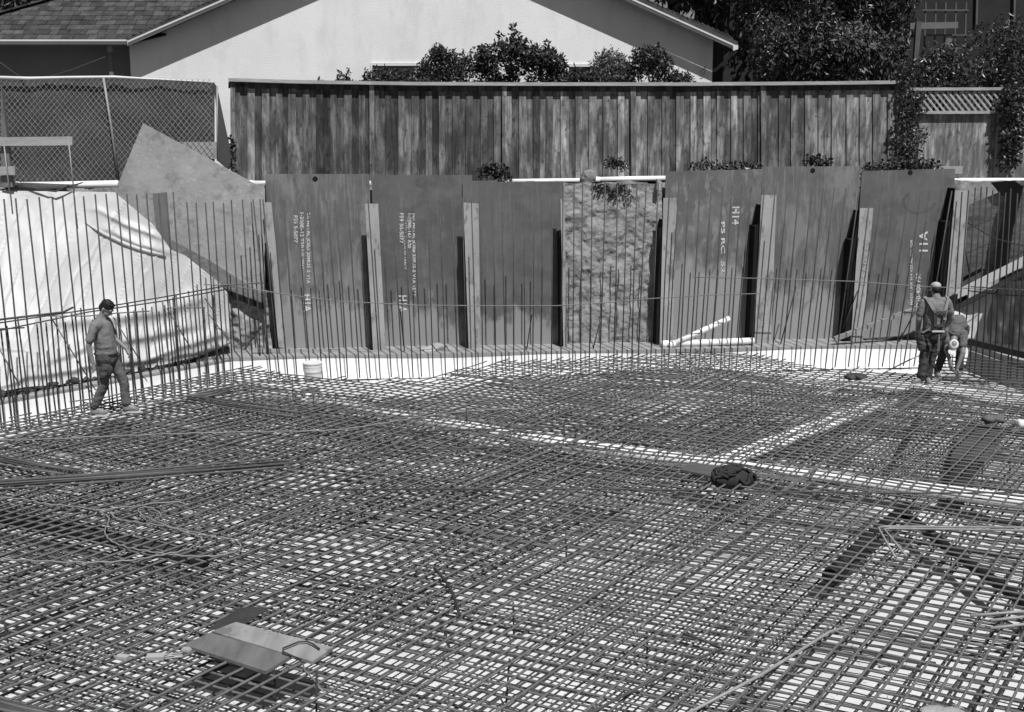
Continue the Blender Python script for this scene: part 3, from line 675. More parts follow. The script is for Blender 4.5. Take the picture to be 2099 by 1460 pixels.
bush([(846, 165), (868, 122), (885, 100), (905, 96), (930, 104), (945, 125), (950, 165)], 22.6, 'rounded dark bush in front of the left window of the house', 5200, .085, shoots=((893, 90), (905, 92)))
bush([(978, 165), (985, 105), (1000, 92), (1020, 82), (1040, 90), (1060, 78), (1085, 90), (1110, 100), (1135, 100), (1150, 120), (1162, 165)], 22.4, 'tallest spiky dark bush in the middle of the white gable wall', 9500, .10, shoots=((1026, 66), (1051, 50), (1061, 64), (1078, 82), (1098, 90), (1122, 84), (1137, 96), (1150, 108)))
bush([(1205, 160), (1215, 125), (1235, 108), (1253, 104), (1275, 112), (1292, 140)], 23.2, 'feathery paler bush behind the fence at the right window', 5200, .06, M_leaf_pale, shoots=((1222, 104), (1238, 98), (1254, 92), (1268, 98)))
bush([(1280, 165), (1298, 110), (1320, 100), (1345, 95), (1365, 110), (1380, 130), (1395, 165)], 22.4, 'rounded dark bush at the right end of the gable wall bushes', 6500, .085, shoots=((1300, 100), (1330, 94), (1347, 90)))
bush([(1150, 150), (1175, 146), (1200, 142), (1240, 150), (1290, 150)], 22.2, 'low dark bush between the tallest bush and the feathery bush', 4200, .085, shoots=((1178, 135), (1212, 140)))
bush([(746, 165), (760, 146), (790, 140), (820, 146), (860, 150)], 22.2, 'low dark bush below the left window of the house', 4200, .085, shoots=((750, 142), (770, 134), (815, 140)))
bush([(686, 172), (700, 158), (715, 158), (728, 170)], 22.2, 'small dark bush tip above the fence left of the window', 900, .085, shoots=((698, 146), (712, 142)), rad=7)
bush([(642, 172), (652, 164), (662, 170)], 22.2, 'tiny bush tip just above the fence, leftmost behind it', 260, .08, shoots=((650, 160),), rad=6)
bush([(935, 140), (950, 118), (968, 112), (985, 125), (990, 160)], 22.9, 'thin leafy shoots between the rounded bush and the tallest bush', 1500, .08, shoots=((950, 104), (968, 98)), rad=9)
bush([(1380, 160), (1395, 150), (1410, 152), (1425, 168)], 22.4, 'low thin bush near the right corner of the house wall', 700, .075, shoots=((1408, 146),), rad=8)

def tree(px0, px1, ytop, ybot, Y, dep, n, size, label, m=M_leaf, name='tree', cat='tree', droop=.8, nb=34, tone=(.4, 1.8)):
    a, b = P(px0, ybot, Y), P(px1, ytop, Y); cx = (a.x + b.x) / 2; t = thing(name, label, cat, (cx, Y, GRADE))
    w = (b.x - a.x) / 2; hz = (b.z - a.z) / 2; cz = (a.z + b.z) / 2; blobs = []
    for i in range(nb):
        u = rnd.uniform(-1, 1); v = rnd.uniform(-1, 1)
        if u * u + v * v > 1.45: continue
        rr = rnd.uniform(.18, .32)
        blobs.append((Vector((cx + u * w * .85, Y + rnd.uniform(-.5, .5) * dep, cz + v * hz * .85)), (w * rr + .15, dep * .35, hz * rr + .2)))
    leaves(blobs, n, size, m, 'crown', t, droop, 3.0, tone)
    mb = MB(); base = Vector((cx, Y + .3, GRADE))
    mb.tube([base, base + Vector((.1, .1, 1.5)), Vector((cx + .2, Y, cz))], [.22, .17, .1], 8)
    for i in range(7):
        bl = rnd.choice(blobs)[0]; mb.tube([Vector((cx + .1, Y + .1, GRADE + 1.2 + i * .3)), (Vector((cx, Y, cz)) + bl) / 2, bl], [.08, .05, .02], 6)
    mb.build('trunk', M_bark, t, True); return t
tree(1530, 1780, -160, 185, 26.0, 2.6, 30000, .15, 'large dark long-leaved tree right of the house gable')
tree(1650, 1880, -120, 170, 27.6, 2.6, 20000, .16, 'dark tree behind, between the large tree and the trellis')
tree(1380, 1600, -160, 60, 30.5, 2.6, 9000, .22, 'dark tree rising behind the right slope of the gable roof')
tree(1700, 1790, 60, 175, 24.4, 1.0, 3000, .15, 'paler leafy shrub in front of the dark trees, left of the trellis', M_leaf_pale, 'shrub', 'shrub', nb=18, tone=(.4, 1.1))
tree(1780, 1850, 70, 185, 24.6, 1.0, 2200, .17, 'broad-leaved shrub beside the tall trellis post', M_leaf_pale, 'shrub', 'shrub', nb=14, tone=(.3, .9))
tree(1980, 2130, 60, 200, 24.8, 1.2, 4200, .12, 'dark climbing shrub at the upper right corner', M_leaf, 'shrub', 'shrub', nb=20, tone=(.6, 2))
tree(1860, 2010, 110, 190, 24.0, .9, 3600, .12, 'climbing shrub tangled in the lower trellis above the lattice fence', M_leaf, 'shrub', 'shrub', nb=20, tone=(.7, 2.2))
tree(1270, 1480, -200, 20, 32.0, 2.0, 7000, .2, 'dark tree crown behind the gable roof, left of the other dark trees')
tree(-90, 110, -120, 44, 31, 2.5, 7000, .2, 'dark tree behind the roof at the upper left corner')
# dark neighbour building and trellises
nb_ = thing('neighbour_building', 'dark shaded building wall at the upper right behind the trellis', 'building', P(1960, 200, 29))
mb = MB(); a, b = P(1480, 200, 29.5), P(2350, 200, 29.5); mb.slab([down(a), down(b), Vector((b.x, b.y, 11)), Vector((a.x, a.y, 11))], Vector((0, 5, 0))); mb.build('wall', M_darkwall, nb_)  # wall's shade is put into its near-black colour
for px in (2005, 2082):
    mb = MB(); mb.slab([P(px - 2, -60, 29.4), P(px + 2, -60, 29.4), P(px - 1, 50, 29.4), P(px - 5, 50, 29.4)], Vector((0, .06, 0))); mb.build('downpipe', M_trellis, nb_)
tr = thing('trellis', 'tall wooden trellis grid overgrown with climbers at the upper right', 'trellis', P(1930, 190, 25.2))
for px in (1898, 1919, 1939, 1960, 1981):
    mb = MB(); mb.slab([P(px - 1.5, 5, 25.2), P(px + 1.5, 5, 25.2), P(px - 3, 150, 25.2), P(px - 6, 150, 25.2)], Vector((0, .03, 0))); mb.build('upright', M_trellis, tr)
for py, x0, x1 in ((21, 1891, 1986), (72, 1900, 2010), (99, 1905, 1975), (125, 1910, 2085), (150, 1925, 1990)):
    mb = MB(); mb.slab([P(x0, py - 1.5, 25.17), P(x1, py - 1.5, 25.17), P(x1, py + 1.5, 25.17), P(x0, py + 1.5, 25.17)], Vector((0, .025, 0))); mb.build('slat', M_trellis, tr)
mb = MB(); mb.slab([P(x, y, 25.0) for x, y in [(1866, 47), (1964, 45), (1964, 58), (1866, 60)]], Vector((0, .05, 0))); mb.build('cross_board', gm('grey_board', .11, .16, 3), tr)
mb = MB(); mb.slab([P(x, y, 24.95) for x, y in [(1879, 44), (1890, 44), (1880, 150), (1872, 150)]], Vector((0, .1, 0))); mb.build('post', M_trellis, tr)
# ivy and weeds
def ivy(pts, n, size, label, name='ivy', m=M_leaf, spread=.1, cat='ivy'):
    t = thing(name, label, cat, pts[0]); bl = [(Vector(p), (spread, spread * .6, spread * 1.1)) for p in pts]
    leaves(bl, n, size, m, 'foliage', t, 0, 1.5, (.6, 2)); mb = MB()
    if len(pts) > 1: mb.tube(pts, .008, 5); mb.build('stem', M_bark, t)
    return t
ivy([FPL(1840 + rnd.uniform(-8, 25), y, .15) for y in range(345, 125, -14)], 950, .075, 'ivy climbing the post where board fence meets lattice fence', spread=.2)
ivy([FPL(1868 + rnd.uniform(-12, 16), y, .05) for y in range(345, 170, -14)], 650, .075, 'thinner ivy strand hanging over the lattice left end', spread=.2)
ivy([FPL(2075 + rnd.uniform(-10, 16), y, .15) for y in range(330, 180, -12)], 1500, .09, 'hanging ivy over the right end of the lattice fence', spread=.24)
ivy([FPL(x, 352 - rnd.uniform(0, 14), .3) for x in range(1775, 1925, 8)], 900, .07, 'low weeds at the foot of the fence above the rightmost plate', 'weeds', spread=.14, cat='weeds')
ivy([WALL(x, 352 + rnd.uniform(-6, 8), -.25) for x in range(990, 1045, 7)], 420, .08, 'clump of weeds above the joint of the ring-stained and plain plates', 'weeds', spread=.12, cat='weeds')
ivy([WALL(x, 345 - rnd.uniform(0, 12), -.3) for x in range(1245, 1285, 8)], 300, .06, 'small weed against the fence above the soil bay', 'weeds', spread=.1, cat='weeds')
ivy([WALL(x, 344 - rnd.uniform(0, 8), -.25) for x in range(1420, 1560, 9)], 300, .08, 'row of weeds at the fence foot above the H14 plate', 'weeds', spread=.09, cat='weeds')
ivy([WALL(x, 335 - rnd.uniform(0, 8), -.25) for x in range(1658, 1700, 7)], 150, .1, 'leafy weed sprouting above the scratched plate', 'weeds', spread=.1, cat='weeds')
ivy([WALL(x, 392 - rnd.uniform(-10, 12), .08) for x in range(1225, 1290, 9)], 260, .06, 'sparse plants hanging in the top of the soil bay', 'weeds', spread=.09, cat='weeds')
ivy([P(474, y, 19.6) for y in range(350, 285, -10)], 160, .08, 'dark weed stalks at the left end of the wooden fence', 'weeds', spread=.08, cat='weeds')

# ================================================================ REBAR MATS
def proj(p):
    v = Vector(p) - CAM; s, c = math.sin(PITCH), math.cos(PITCH)
    d = v.y * c - v.z * s
    if d < .2: return None
    return CX + F * v.x / d, CY - F * (v.z * c + v.y * s) / d, d
edge_px = [(-420, 985), (-200, 925), (0, 862), (120, 836), (240, 806), (380, 775), (500, 747), (560, 757), (650, 770), (760, 779), (870, 776), (950, 756), (1010, 740), (1200, 730), (1450, 719), (1560, 728), (1700, 752), (1900, 768), (2010, 772), (2120, 788), (2300, 815)]
POLY = [Vector((p.x, p.y)) for p in (G(x, y) for x, y in edge_px)] + [Vector((12, 9.5)), Vector((8.5, 3.6)), Vector((-8.5, 3.6)), Vector((-12, 8.5))]
def inside(x, y):
    c = False; n = len(POLY); j = n - 1
    for i in range(n):
        a, b = POLY[i], POLY[j]
        if (a.y > y) != (b.y > y) and x < (b.x - a.x) * (y - a.y) / (b.y - a.y) + a.x: c = not c
        j = i
    return c
AZA, AZB = R(36.7), R(-65.5)
def mat_z(x, y): return .035 * fbm(x * .45, y * .45, 1, 2) + .012 * fbm(x * 1.6, y * 1.6, 9, 2)
def family(az, spacing, z, r, jit, splice, seed, wob=.03, skip=0, ymin=None):
    rr = random.Random(seed); d = Vector((math.sin(az), math.cos(az))); nrm = Vector((d.y, -d.x)); out = []
    c = Vector((0, 11)); K = int(16 / spacing)
    for k in range(-K, K + 1):
        if rr.random() < skip: continue
        offs = [rr.uniform(-jit, jit)]
        da = rr.gauss(0, .0015)
        if rr.random() < splice: offs.append(offs[0] + (2.2 * r if rr.random() < .5 else rr.uniform(.03, .06)))
        for q, of in enumerate(offs):
            t0, t1 = -18.0, 18.0
            if q: a = rr.uniform(-12, 8); t0, t1 = a, a + rr.uniform(2, 9)
            dd = Vector((d.x + nrm.x * da, d.y + nrm.y * da)); run = []
            t = t0; ext0 = rr.uniform(0, .12)
            while t <= t1 + .001:
                p = c + nrm * (k * spacing + of) + dd * t
                if inside(p.x, p.y) and (ymin is None or p.y > ymin + .55 * (p.x + 4) + .6 * math.sin(p.x * 1.3) and p.y < 16 + .4 * math.sin(p.x * 2)):
                    w = wob * fbm(t * .35, k * .77, seed, 2)
                    x, y = p.x + nrm.x * w, p.y + nrm.y * w
                    run.append(Vector((x, y, z + mat_z(x, y) + .012 * fbm(t * .6, k * 1.3, seed + 5, 2))))
                else:
                    if len(run) > 1: out.append((run, r))
                    run = []
                t += .4
            if len(run) > 1:
                out.append((run, r))
    # ragged ends
    res = []
    for run, r_ in out:
        e0 = (run[0] - run[1]).normalized() * rr.uniform(-.05, .22); e1 = (run[-1] - run[-2]).normalized() * rr.uniform(-.05, .22)
        run[0] = run[0] + e0; run[-1] = run[-1] + e1
        if run[0].y > 12 and rr.random() < .25: run[0] = run[0] + Vector((0, 0, rr.uniform(0, .08)))
        res.append((run, r_))
    return res
def visible_score(run):
    s = 0
    for p in run:
        q = proj(p)
        if q and -20 < q[0] < 2120 and 0 < q[1] < 1480: s += 1 / q[2]
    return s
def build_mat(label, fams, m, base, nparts=100):
    t = thing('rebar_mat', label, 'rebar mat', base)
    bars = [b for f_ in fams for b in f_]; bars.sort(key=lambda b: -visible_score(b[0]))
    rest = MB()
    for i, (run, r_) in enumerate(bars):
        if i < nparts:
            mb = MB(); mb.tube(run, r_, 6); mb.build('reinforcing_bar', m, t, True, fixn=False)
        else: rest.tube(run, r_, 5)
    o = rest.build('reinforcing_bars', m, t, True, fixn=False); o['kind'] = 'stuff'
    return t
top = [family(AZA, .165, 0, .0110, .012, .16, 1, .035), family(AZB, .155, -.023, .0106, .012, .14, 2, .035)]
upper = build_mat('upper mat of crossing rusty reinforcing bars that the men walk on', top, M_bar, (0, 10, 0))
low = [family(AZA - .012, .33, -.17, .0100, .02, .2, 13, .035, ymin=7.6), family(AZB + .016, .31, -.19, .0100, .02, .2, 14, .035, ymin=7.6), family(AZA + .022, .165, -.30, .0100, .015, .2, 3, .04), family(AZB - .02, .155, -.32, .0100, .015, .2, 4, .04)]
lower = build_mat('lower mat of crossing reinforcing bars seen through the upper mat, just above the white membrane', low, M_bar_shaded, (0, 10, -.33))
# short standing chairs that hold the mats apart, part of the upper mat
mb = MB()
for i in range(90):
    x, y = rnd.uniform(-8, 9), rnd.uniform(6, 18)
    if not inside(x, y): continue
    h_ = rnd.uniform(-.03, .05) if rnd.random() < .85 else rnd.uniform(.08, .2); mb.tube([(x, y, -.38), (x + rnd.uniform(-.03, .03), y, h_)], .009, 5)
o = mb.build('bar_chairs', M_bar_dark, upper, True); o['kind'] = 'stuff'
mb = MB()
for i in range(2600):
    y = 6 + 9 * rnd.random() ** 1.6; x = rnd.uniform(-.55, .55) * y
    if not inside(x, y): continue
    a = rnd.uniform(0, 6.28); z = mat_z(x, y); l_ = rnd.uniform(.015, .05)
    mb.tube([(x, y, z), (x + l_ * math.cos(a), y + l_ * math.sin(a), z + rnd.uniform(.01, .03))], .002, 3, False)
o = mb.build('tie_wires', M_bar_dark, upper); o['kind'] = 'stuff'

# ---------------------------------------------------------------- pipes and boards between the mats
def gpts(px, z): return [G(x, y, z) for x, y in px]
pipe(gpts([(626, 818), (900, 866), (1150, 910), (1450, 950), (1750, 985), (2099, 1030), (2300, 1062)], -.122), .09, 'drain_pipe', 'long white pipe running under the upper mat from the middle left to the right edge', bell=True)
pipe(gpts([(1462, 945), (1640, 880), (1812, 818)], -.11), .05, 'drain_pipe', 'white branch pipe under the bars, the left one of a close pair', bell=False)
pipe(gpts([(1490, 951), (1662, 888), (1836, 822)], -.11), .05, 'drain_pipe', 'white branch pipe under the bars, the right one of a close pair', bell=False)
def plank(px, z, w, h, name, m, label, cat='board'):
    pts = gpts(px, z); mb = MB()
    for a, b in zip(pts[:-1], pts[1:]): mb.beam(a, b, w, h)
    return solo(mb, name, m, label, cat, pts[0])
pipe(gpts([(-60, 1046), (150, 1085), (420, 1150)], -.12), .085, 'black_pipe', 'thick black pipe under the bars at the left below the hose loops', M_blackpipe, cat='pipe')
pipe(gpts([(1702, 1180), (1775, 1108), (1862, 1038)], -.12), .07, 'black_pipe', 'short open-ended black pipe under the bars, right of centre', M_blackpipe, cat='pipe')
pipe(gpts([(1852, 1052), (1945, 1125), (2099, 1236), (2200, 1310)], -.13), .055, 'black_pipe', 'black pipe under the bars slanting to the lower right edge', M_blackpipe, cat='pipe')
pipe(gpts([(1838, 936), (1862, 895), (1885, 848)], -.12), .04, 'black_pipe', 'short dark pipe under the bars below the standing worker', M_blackpipe, cat='pipe')
mb = MB(); q = gpts([(1948, 940), (1975, 868), (2068, 880), (2022, 945)], -.12); mb.slab(q, (0, 0, -.02)); solo(mb, 'plywood_board', gm('dark_ply', .05, .09, 3, .9), 'dark board under the bars at the right, behind the white rag', 'board', q[0])
mb = MB(); q = gpts([(1945, 1010), (1950, 925), (2010, 925), (1990, 1020)], -.13); mb.slab(q, (0, 0, -.02)); solo(mb, 'plywood_board', gm('black_ply', .02, .03, 3, .9), 'blackened board under the bars above the long white pipe', 'board', q[0])
mb = MB(); q = gpts([(1393, 962), (1415, 946), (1480, 958), (1462, 977)], .03); mb.slab(q, (0, 0, -.03)); solo(mb, 'timber_board', gm('dark_board', .07, .1, 3, .9, stretch=(1, 4, 1)), 'short dark board beside the heap of black cloth', 'board', q[0])
# plywood pieces in the foreground
mb = MB(); q = gpts([(378, 1322), (473, 1276), (600, 1312), (598, 1345), (545, 1374)], .05); q = gpts([(378, 1322), (430, 1297), (597, 1345), (545, 1376)], .045)
mb.slab(q, (0, 0, -.028)); solo(mb, 'plywood_board', gm('dark_plank_face', .09, .18, 2.4, .85, stretch=(2.4, .7, 1), bump=.3), 'darker near plank of the two lying on the bars at the lower left', 'board', q[0])
mb = MB(); q = gpts([(434, 1294), (484, 1275), (683, 1327), (640, 1356)], .05)
mb.slab(q, (0, 0, -.028)); solo(mb, 'plywood_board', M_ply, 'paler far plank at the lower left with a bent bar lying across it', 'board', q[0])
mb = MB(); mb.tube([G(655, 1330, .07), G(641, 1320, .075), G(630, 1315, .075), G(612, 1316, .075), G(580, 1329, .075), G(580, 1336, .075), G(600, 1345, .06), G(618, 1352, .04)], .007, 7)
solo(mb, 'bent_bar', M_bar_dark, 'thin bent bar lying across the paler plank', 'bar', G(580, 1336, .06), smooth=True)
mb = MB(); mb.tube([G(618, 1352, .0), G(625, 1375, .02), G(645, 1395, .03), G(662, 1418, .02)], .006, 6)
solo(mb, 'bent_bar', M_hose, 'short pale wire end curling beyond the paler plank', 'wire', G(618, 1352, 0), smooth=True)
# dark mat cloth behind the boards
def ragf(u, v):
    p = G(425 + 60 * u + 70 * v, 1290 - 46 * v + 2 * u, .03); return p + Vector((0, 0, .015 * fbm(p.x * 8, p.y * 8)))
mb = grid(ragf, 20, 16); solo(mb, 'dark_cloth', gm('dark_cloth', .03, .05, 6, .95, bump=.6), 'dark cloth spread on the bars behind the two planks', 'cloth', G(460, 1290, .02), smooth=True)
# black heap of cloth: tangled folds piled over a low mound
hc = G(1500, 988, 0); mb = MB(); mb.ball(hc + Vector((0, 0, .03)), (.26, .13, .13), 16, 9, .12)
for i in range(46):
    a0 = rnd.uniform(0, 6.28); pts = []; f = rnd.uniform(.2, .95)
    for j in range(7):
        a = a0 + j * rnd.uniform(.12, .3); ff = min(1.12, max(.05, f + .12 * math.sin(j * 1.3 + i))); x_, y_ = .29 * ff * math.cos(a), .15 * ff * math.sin(a)
        pts.append(hc + Vector((x_, y_, .02 + .17 * math.sqrt(max(0, 1 - min(1, ff * ff))) + rnd.uniform(-.01, .012))))
    mb.tube(pts, [rnd.uniform(.012, .028) for _ in pts], 7)
solo(mb, 'cloth_heap', M_black, 'crumpled heap of black cloth on the bars right of centre', 'cloth', hc, smooth=True)
def lump(px, py, wx, hz, name, m, label, cat):
    c = G(px, py, 0); mb = MB()
    for i in range(5): mb.ball(c + Vector((rnd.uniform(-.35, .35) * wx, rnd.uniform(-.2, .2) * wx, hz * .5)), (wx * .4, wx * .35, hz * .6), 10, 7, .22)
    return solo(mb, name, m, label, cat, c, smooth=True)
lump(1752, 778, .3, .09, 'work_gloves', M_leather, 'dark crumpled work gloves on the bars left of the standing worker', 'gloves')
lump(2092, 876, .14, .10, 'white_rag', M_white, 'small white rag on the bars at the right edge', 'rag')
lump(2036, 866, .26, .1, 'tool_bag', gm('grey_bag', .09, .14, 4), 'small grey bag of tools beside the white rag', 'bag')
lump(1945, 1474, .34, .05, 'grey_cloth', gm('grey_cloth', .3, .42, 4, .9, bump=.6), 'crumpled pale grey cloth at the bottom right corner', 'cloth')
lump(1893, 795, .05, .035, 'white_tape', M_white, 'small white roll by the standing worker\'s heel', 'tape roll')
lump(383, 1340, .07, .05, 'pale_glove', M_conc, 'small pale glove beside the left end of the planks', 'glove')
mb = MB(); mb.beam(G(241, 1346, .03), G(263, 1349, .03), .05, .03); solo(mb, 'wood_offcut', M_plank, 'tiny wood offcut lying alone, farthest left of the planks', 'offcut', G(241, 1346, 0))
mb = MB(); mb.beam(G(301, 1347, .03), G(338, 1346, .03), .07, .03)
for k in (-4, 0, 4): mb.tube([G(338, 1346 + k, .04), G(374, 1342 + k, .04)], .006, 5)
solo(mb, 'wire_bundle', M_plank, 'small bundle of tie wires between the offcut and the planks', 'wires', G(301, 1347, 0))
# bucket at the back curb
bu = thing('bucket', 'white ribbed plastic bucket behind the bars at the far curb', 'bucket', G(641, 790, -.4))
bc = P(641, 764, 17.75); bu.location = (bc.x, bc.y, bc.z - .12); mb = MB(); b0 = Vector(bu.location)
pr_ = [(.14, 0), (.145, .05), (.15, .1), (.155, .14), (.165, .15), (.155, .16), (.168, .18), (.155, .19), (.17, .21), (.158, .23), (.172, .25), (.16, .27), (.16, .285)]
mb.tube([b0 + Vector((0, 0, z)) for r_, z in pr_], [r_ for r_, z in pr_], 24); mb.build('body', M_white, bu, True)
mb = MB(); mb.tube([b0 + Vector((0, 0, .287)), b0 + Vector((0, 0, .31))], .172, 24); mb.build('lid', M_white, bu)

# ---------------------------------------------------------------- loose bars and hoses on the mat
def loose(px, r_, name, m, label, cat, z=.03, sm=1, group=None, zz=None):
    pts = [G(x, y, (zz[i] if zz else z)) for i, (x, y) in enumerate(px)]
    for _ in range(sm):
        q = [pts[0]]
        for a, b in zip(pts[:-1], pts[1:]): q += [a.lerp(b, .25), a.lerp(b, .75)]
        pts = q + [pts[-1]]
    mb = MB(); mb.tube([p + Vector((0, 0, .006 * math.sin(i * 1.7))) for i, p in enumerate(pts)], r_, 7)
    return solo(mb, name, m, label, cat, pts[0], group, True)
loose([(-40, 902), (90, 901), (250, 893), (420, 887), (620, 884), (700, 882), (800, 865), (880, 852), (960, 842), (1040, 838), (1075, 838), (1085, 846), (1070, 854), (1050, 848), (1040, 842)], .0085, 'hose', M_hose, 'thin pale hose from the left edge to a small coil behind the long white pipe', 'hose', sm=3, z=.04)
hose_px = [(-40, 1019), (50, 1022), (90, 1034), (170, 1039), (215, 1052), (227, 1066), (212, 1088), (222, 1106), (250, 1120), (300, 1130), (370, 1140), (440, 1141), (485, 1132), (497, 1118), (478, 1104), (430, 1100), (365, 1082), (290, 1072), (240, 1066), (225, 1050)]
loose(hose_px, .0085, 'hose', M_hose, 'tangled pale hose looping over the thick black pipe at the left', 'hose', sm=3, z=.045)
loose([(-40, 1145), (40, 1148), (160, 1154), (260, 1151), (330, 1138), (390, 1126), (417, 1106), (410, 1100), (330, 1075), (275, 1048), (300, 1036), (335, 1055), (320, 1064)], .0085, 'hose', M_hose, 'pale hose entering at the left edge below the tangle and joining its right end', 'hose', sm=3, z=.055)
loose([(195, 1046), (260, 1040), (340, 1029), (375, 1029), (378, 1034)], .008, 'hose', M_hose, 'short pale hose end on top of the tangle', 'hose', sm=2, z=.07)
def bundle(a, b, n, sp, label, r_=.012, group=None):
    t = thing('bar_bundle', label, 'bar bundle', G(*a)); pa, pb = G(*a, .04), G(*b, .04)
    s = (pb - pa).normalized(); s = Vector((-s.y, s.x, 0))
    for i in range(n):
        w0, w1 = (i - n / 2) * sp + rnd.uniform(-.02, .02), (i - n / 2) * sp * rnd.uniform(.3, 1.6)
        e = (pb - pa) * rnd.uniform(-.05, .04)
        p0 = pa + s * w0 + (pb - pa) * rnd.uniform(-.03, .04) + Vector((0, 0, .02 * (i % 2))); p1 = pb + s * w1 + e + Vector((0, 0, .02 * ((i + 1) % 2)))
        mb = MB(); mb.tube([p0, p0.lerp(p1, .5) + Vector((0, 0, -.01)), p1], r_, 6); mb.build('reinforcing_bar', M_bar_up if i % 3 else M_bar, t, True)
    return t
bundle((-60, 998), (600, 948), 7, .05, 'long loose bundle of bars lying across the mat at the left')
bundle((-30, 935), (165, 968), 5, .06, 'short bundle of bars at the left edge above the long bundle')
bundle((397, 817), (628, 848), 5, .07, 'bundle of bars pointing right below the far left curb, one arm of a V')
bundle((390, 816), (475, 799), 4, .06, 'shorter bundle of bars forming the other arm of the V')
bundle((-60, 1428), (160, 1478), 5, .03, 'dark bundle of bars at the bottom left corner')
loose([(-40, 1000), (300, 975), (600, 949), (880, 921), (1250, 908), (1330, 900)], .01, 'long_bar', M_bar_up, 'thin long bar running on from the left bundle to the middle of the mat', 'bar', sm=0, z=.06)
loose([(640, 1004), (1200, 1003), (1830, 1011), (2140, 1009)], .01, 'long_bar', M_bar_up, 'thin long bar lying level across the right half of the mat below the black cloth', 'bar', sm=0, z=.06)
loose([(840, 886), (1040, 879), (1300, 872), (1620, 862)], .01, 'long_bar', M_bar_up, 'thin bar lying level behind the long white pipe', 'bar', sm=0, z=.05)
loose([(1835, 1142), (1800, 1083), (1815, 1079), (2150, 1081)], .012, 'bent_bar', M_wire, 'upper one of two L-shaped bent bars at the right', 'bar', sm=0, z=.07, group=None)
loose([(1858, 1140), (1812, 1086), (1825, 1083), (2150, 1087)], .012, 'bent_bar', M_wire, 'lower one of two L-shaped bent bars at the right', 'bar', sm=0, z=.06)
for k, (a, b) in enumerate((((1990, 1262), (2160, 1250)), ((2030, 1272), (2160, 1259)), ((2030, 1288), (2160, 1274)))):
    loose([a, b], .013, 'loose_bar', M_wire, ['topmost short pale bar end at the lower right edge', 'middle short pale bar end at the lower right edge', 'lowest short pale bar end at the lower right edge'][k], 'bar', sm=0, z=.05)
loose([(1395, 1470), (1560, 1385), (1700, 1295), (1740, 1283)], .013, 'loose_bar', M_wire, 'stray diagonal bar lying over the bottom right of the mat', 'bar', sm=0, z=.06)
loose([(1180, 1478), (1400, 1362), (1480, 1330), (1440, 1310), (1400, 1300)], .012, 'loose_bar', M_bar_up, 'hooked stray bar lying over the bottom middle of the mat', 'bar', sm=0, z=.06)
loose([(1680, 808), (1805, 768), (1870, 735), (1905, 720)], .012, 'loose_bar', M_wire, 'pale loose bar slanting up to the standing worker', 'bar', sm=0, zz=[.05, .08, .3, .42])
loose([(890, 1165), (925, 1205), (942, 1262)], .014, 'loose_bar', M_bar_dark, 'short dark bent bar near the bottom middle of the mat', 'bar', sm=1, z=.06)

# ================================================================ UPRIGHT BARS
def curtain(label, bars, horiz, base, m=M_bar_up):
    t = thing('rebar_curtain', label, 'rebar curtain', base)
    for (a, b, r_) in bars:
        mb = MB(); mid = a.lerp(b, .5) + Vector((rnd.uniform(-.015, .015), rnd.uniform(-.015, .015), 0)); mb.tube([a, mid, b], r_, 6); mb.build('upright_bar', m, t, True)
    for pts, r_ in horiz:
        mb = MB(); mb.tube(pts, r_, 6); mb.build('cross_bar', M_mid if r_ < .0115 else m, t, True)
    return t
# back curtain
topf = lambda x: interp(x, [540, 570, 900, 1120, 1150, 1380, 1560, 1700, 1790, 1900, 1955], [412, 410, 407, 408, 378, 372, 384, 386, 388, 392, 395])
bars = []; x = 520
while x < 1960:
    jx = rnd.uniform(-2, 2); ty = topf(x) + rnd.uniform(-4, 5); off = 1.0 + rnd.uniform(-.05, .05)
    a = WALL(x + jx, ty, off); a2 = Vector((a.x + rnd.uniform(-.03, .03) - .014 * (1049 - x) / 500 * 0, a.y, -.35))
    lean = interp(x, [520, 800, 1150, 1500, 1950], [.14, .10, 0, -.10, -.28]); a2.x += lean
    bars.append((a2, a, .0125)); x += rnd.uniform(18.5, 27)
hz = []
hp = [(440, 584), (500, 590), (600, 606), (700, 618), (860, 626), (1000, 627), (1140, 627), (1250, 620), (1340, 612), (1450, 605), (1560, 602)]
hz.append(([WALL(x, y, 1.05) for x, y in hp], .0095))
hz.append(([WALL(x, y, 1.06) for x, y in [(1420, 568), (1560, 571), (1750, 577), (1900, 588), (2000, 592), (2110, 600)]], .0095))
curtain('long curtain of upright bars in front of the steel plates', bars[:92], hz, WALL(1100, 760, 1.0))
# left curtain
lb = []
lx = [-60, -38, -16, 8, 32, 55, 80, 107, 128, 152, 171, 195, 217, 240, 260, 280, 300, 325, 340, 355, 383, 402, 421, 437, 458, 474, 497, 515, 533]
for i, x in enumerate(lx):
    ty = interp(x, [-60, 0, 215, 360, 380, 530], [416, 411, 399, 394, 417, 411]) + rnd.uniform(-3, 3)
    a = LEFT(x, ty, .22 + rnd.uniform(-.03, .03)); b = Vector((a.x + rnd.uniform(-.02, .05), a.y, -.35)); lb.append((b, a, .0125))
for i in range(27):
    x = -40 + i * 19 + rnd.uniform(-5, 5); ty = interp(x, [-40, 200, 470], [672, 640, 612]) + rnd.uniform(-16, 16)
    a = LEFT(x, ty, .12); lb.append((Vector((a.x + .02, a.y, -.35)), a, .0125))
LH = []
for pts_, r_ in (([(-40, 668), (200, 632), (330, 610), (470, 585)], .012), ([(-40, 660), (130, 640), (150, 630)], .018), ([(-30, 684), (180, 640), (330, 618), (470, 592)], .012), ([(100, 648), (180, 648), (240, 642), (306, 638)], .011), ([(-30, 676), (50, 672)], .012), ([(345, 631), (420, 631)], .011), ([(418, 583), (440, 585), (540, 580)], .011)):
    LH.append(([LEFT(x, y, .26) for x, y in pts_], r_))
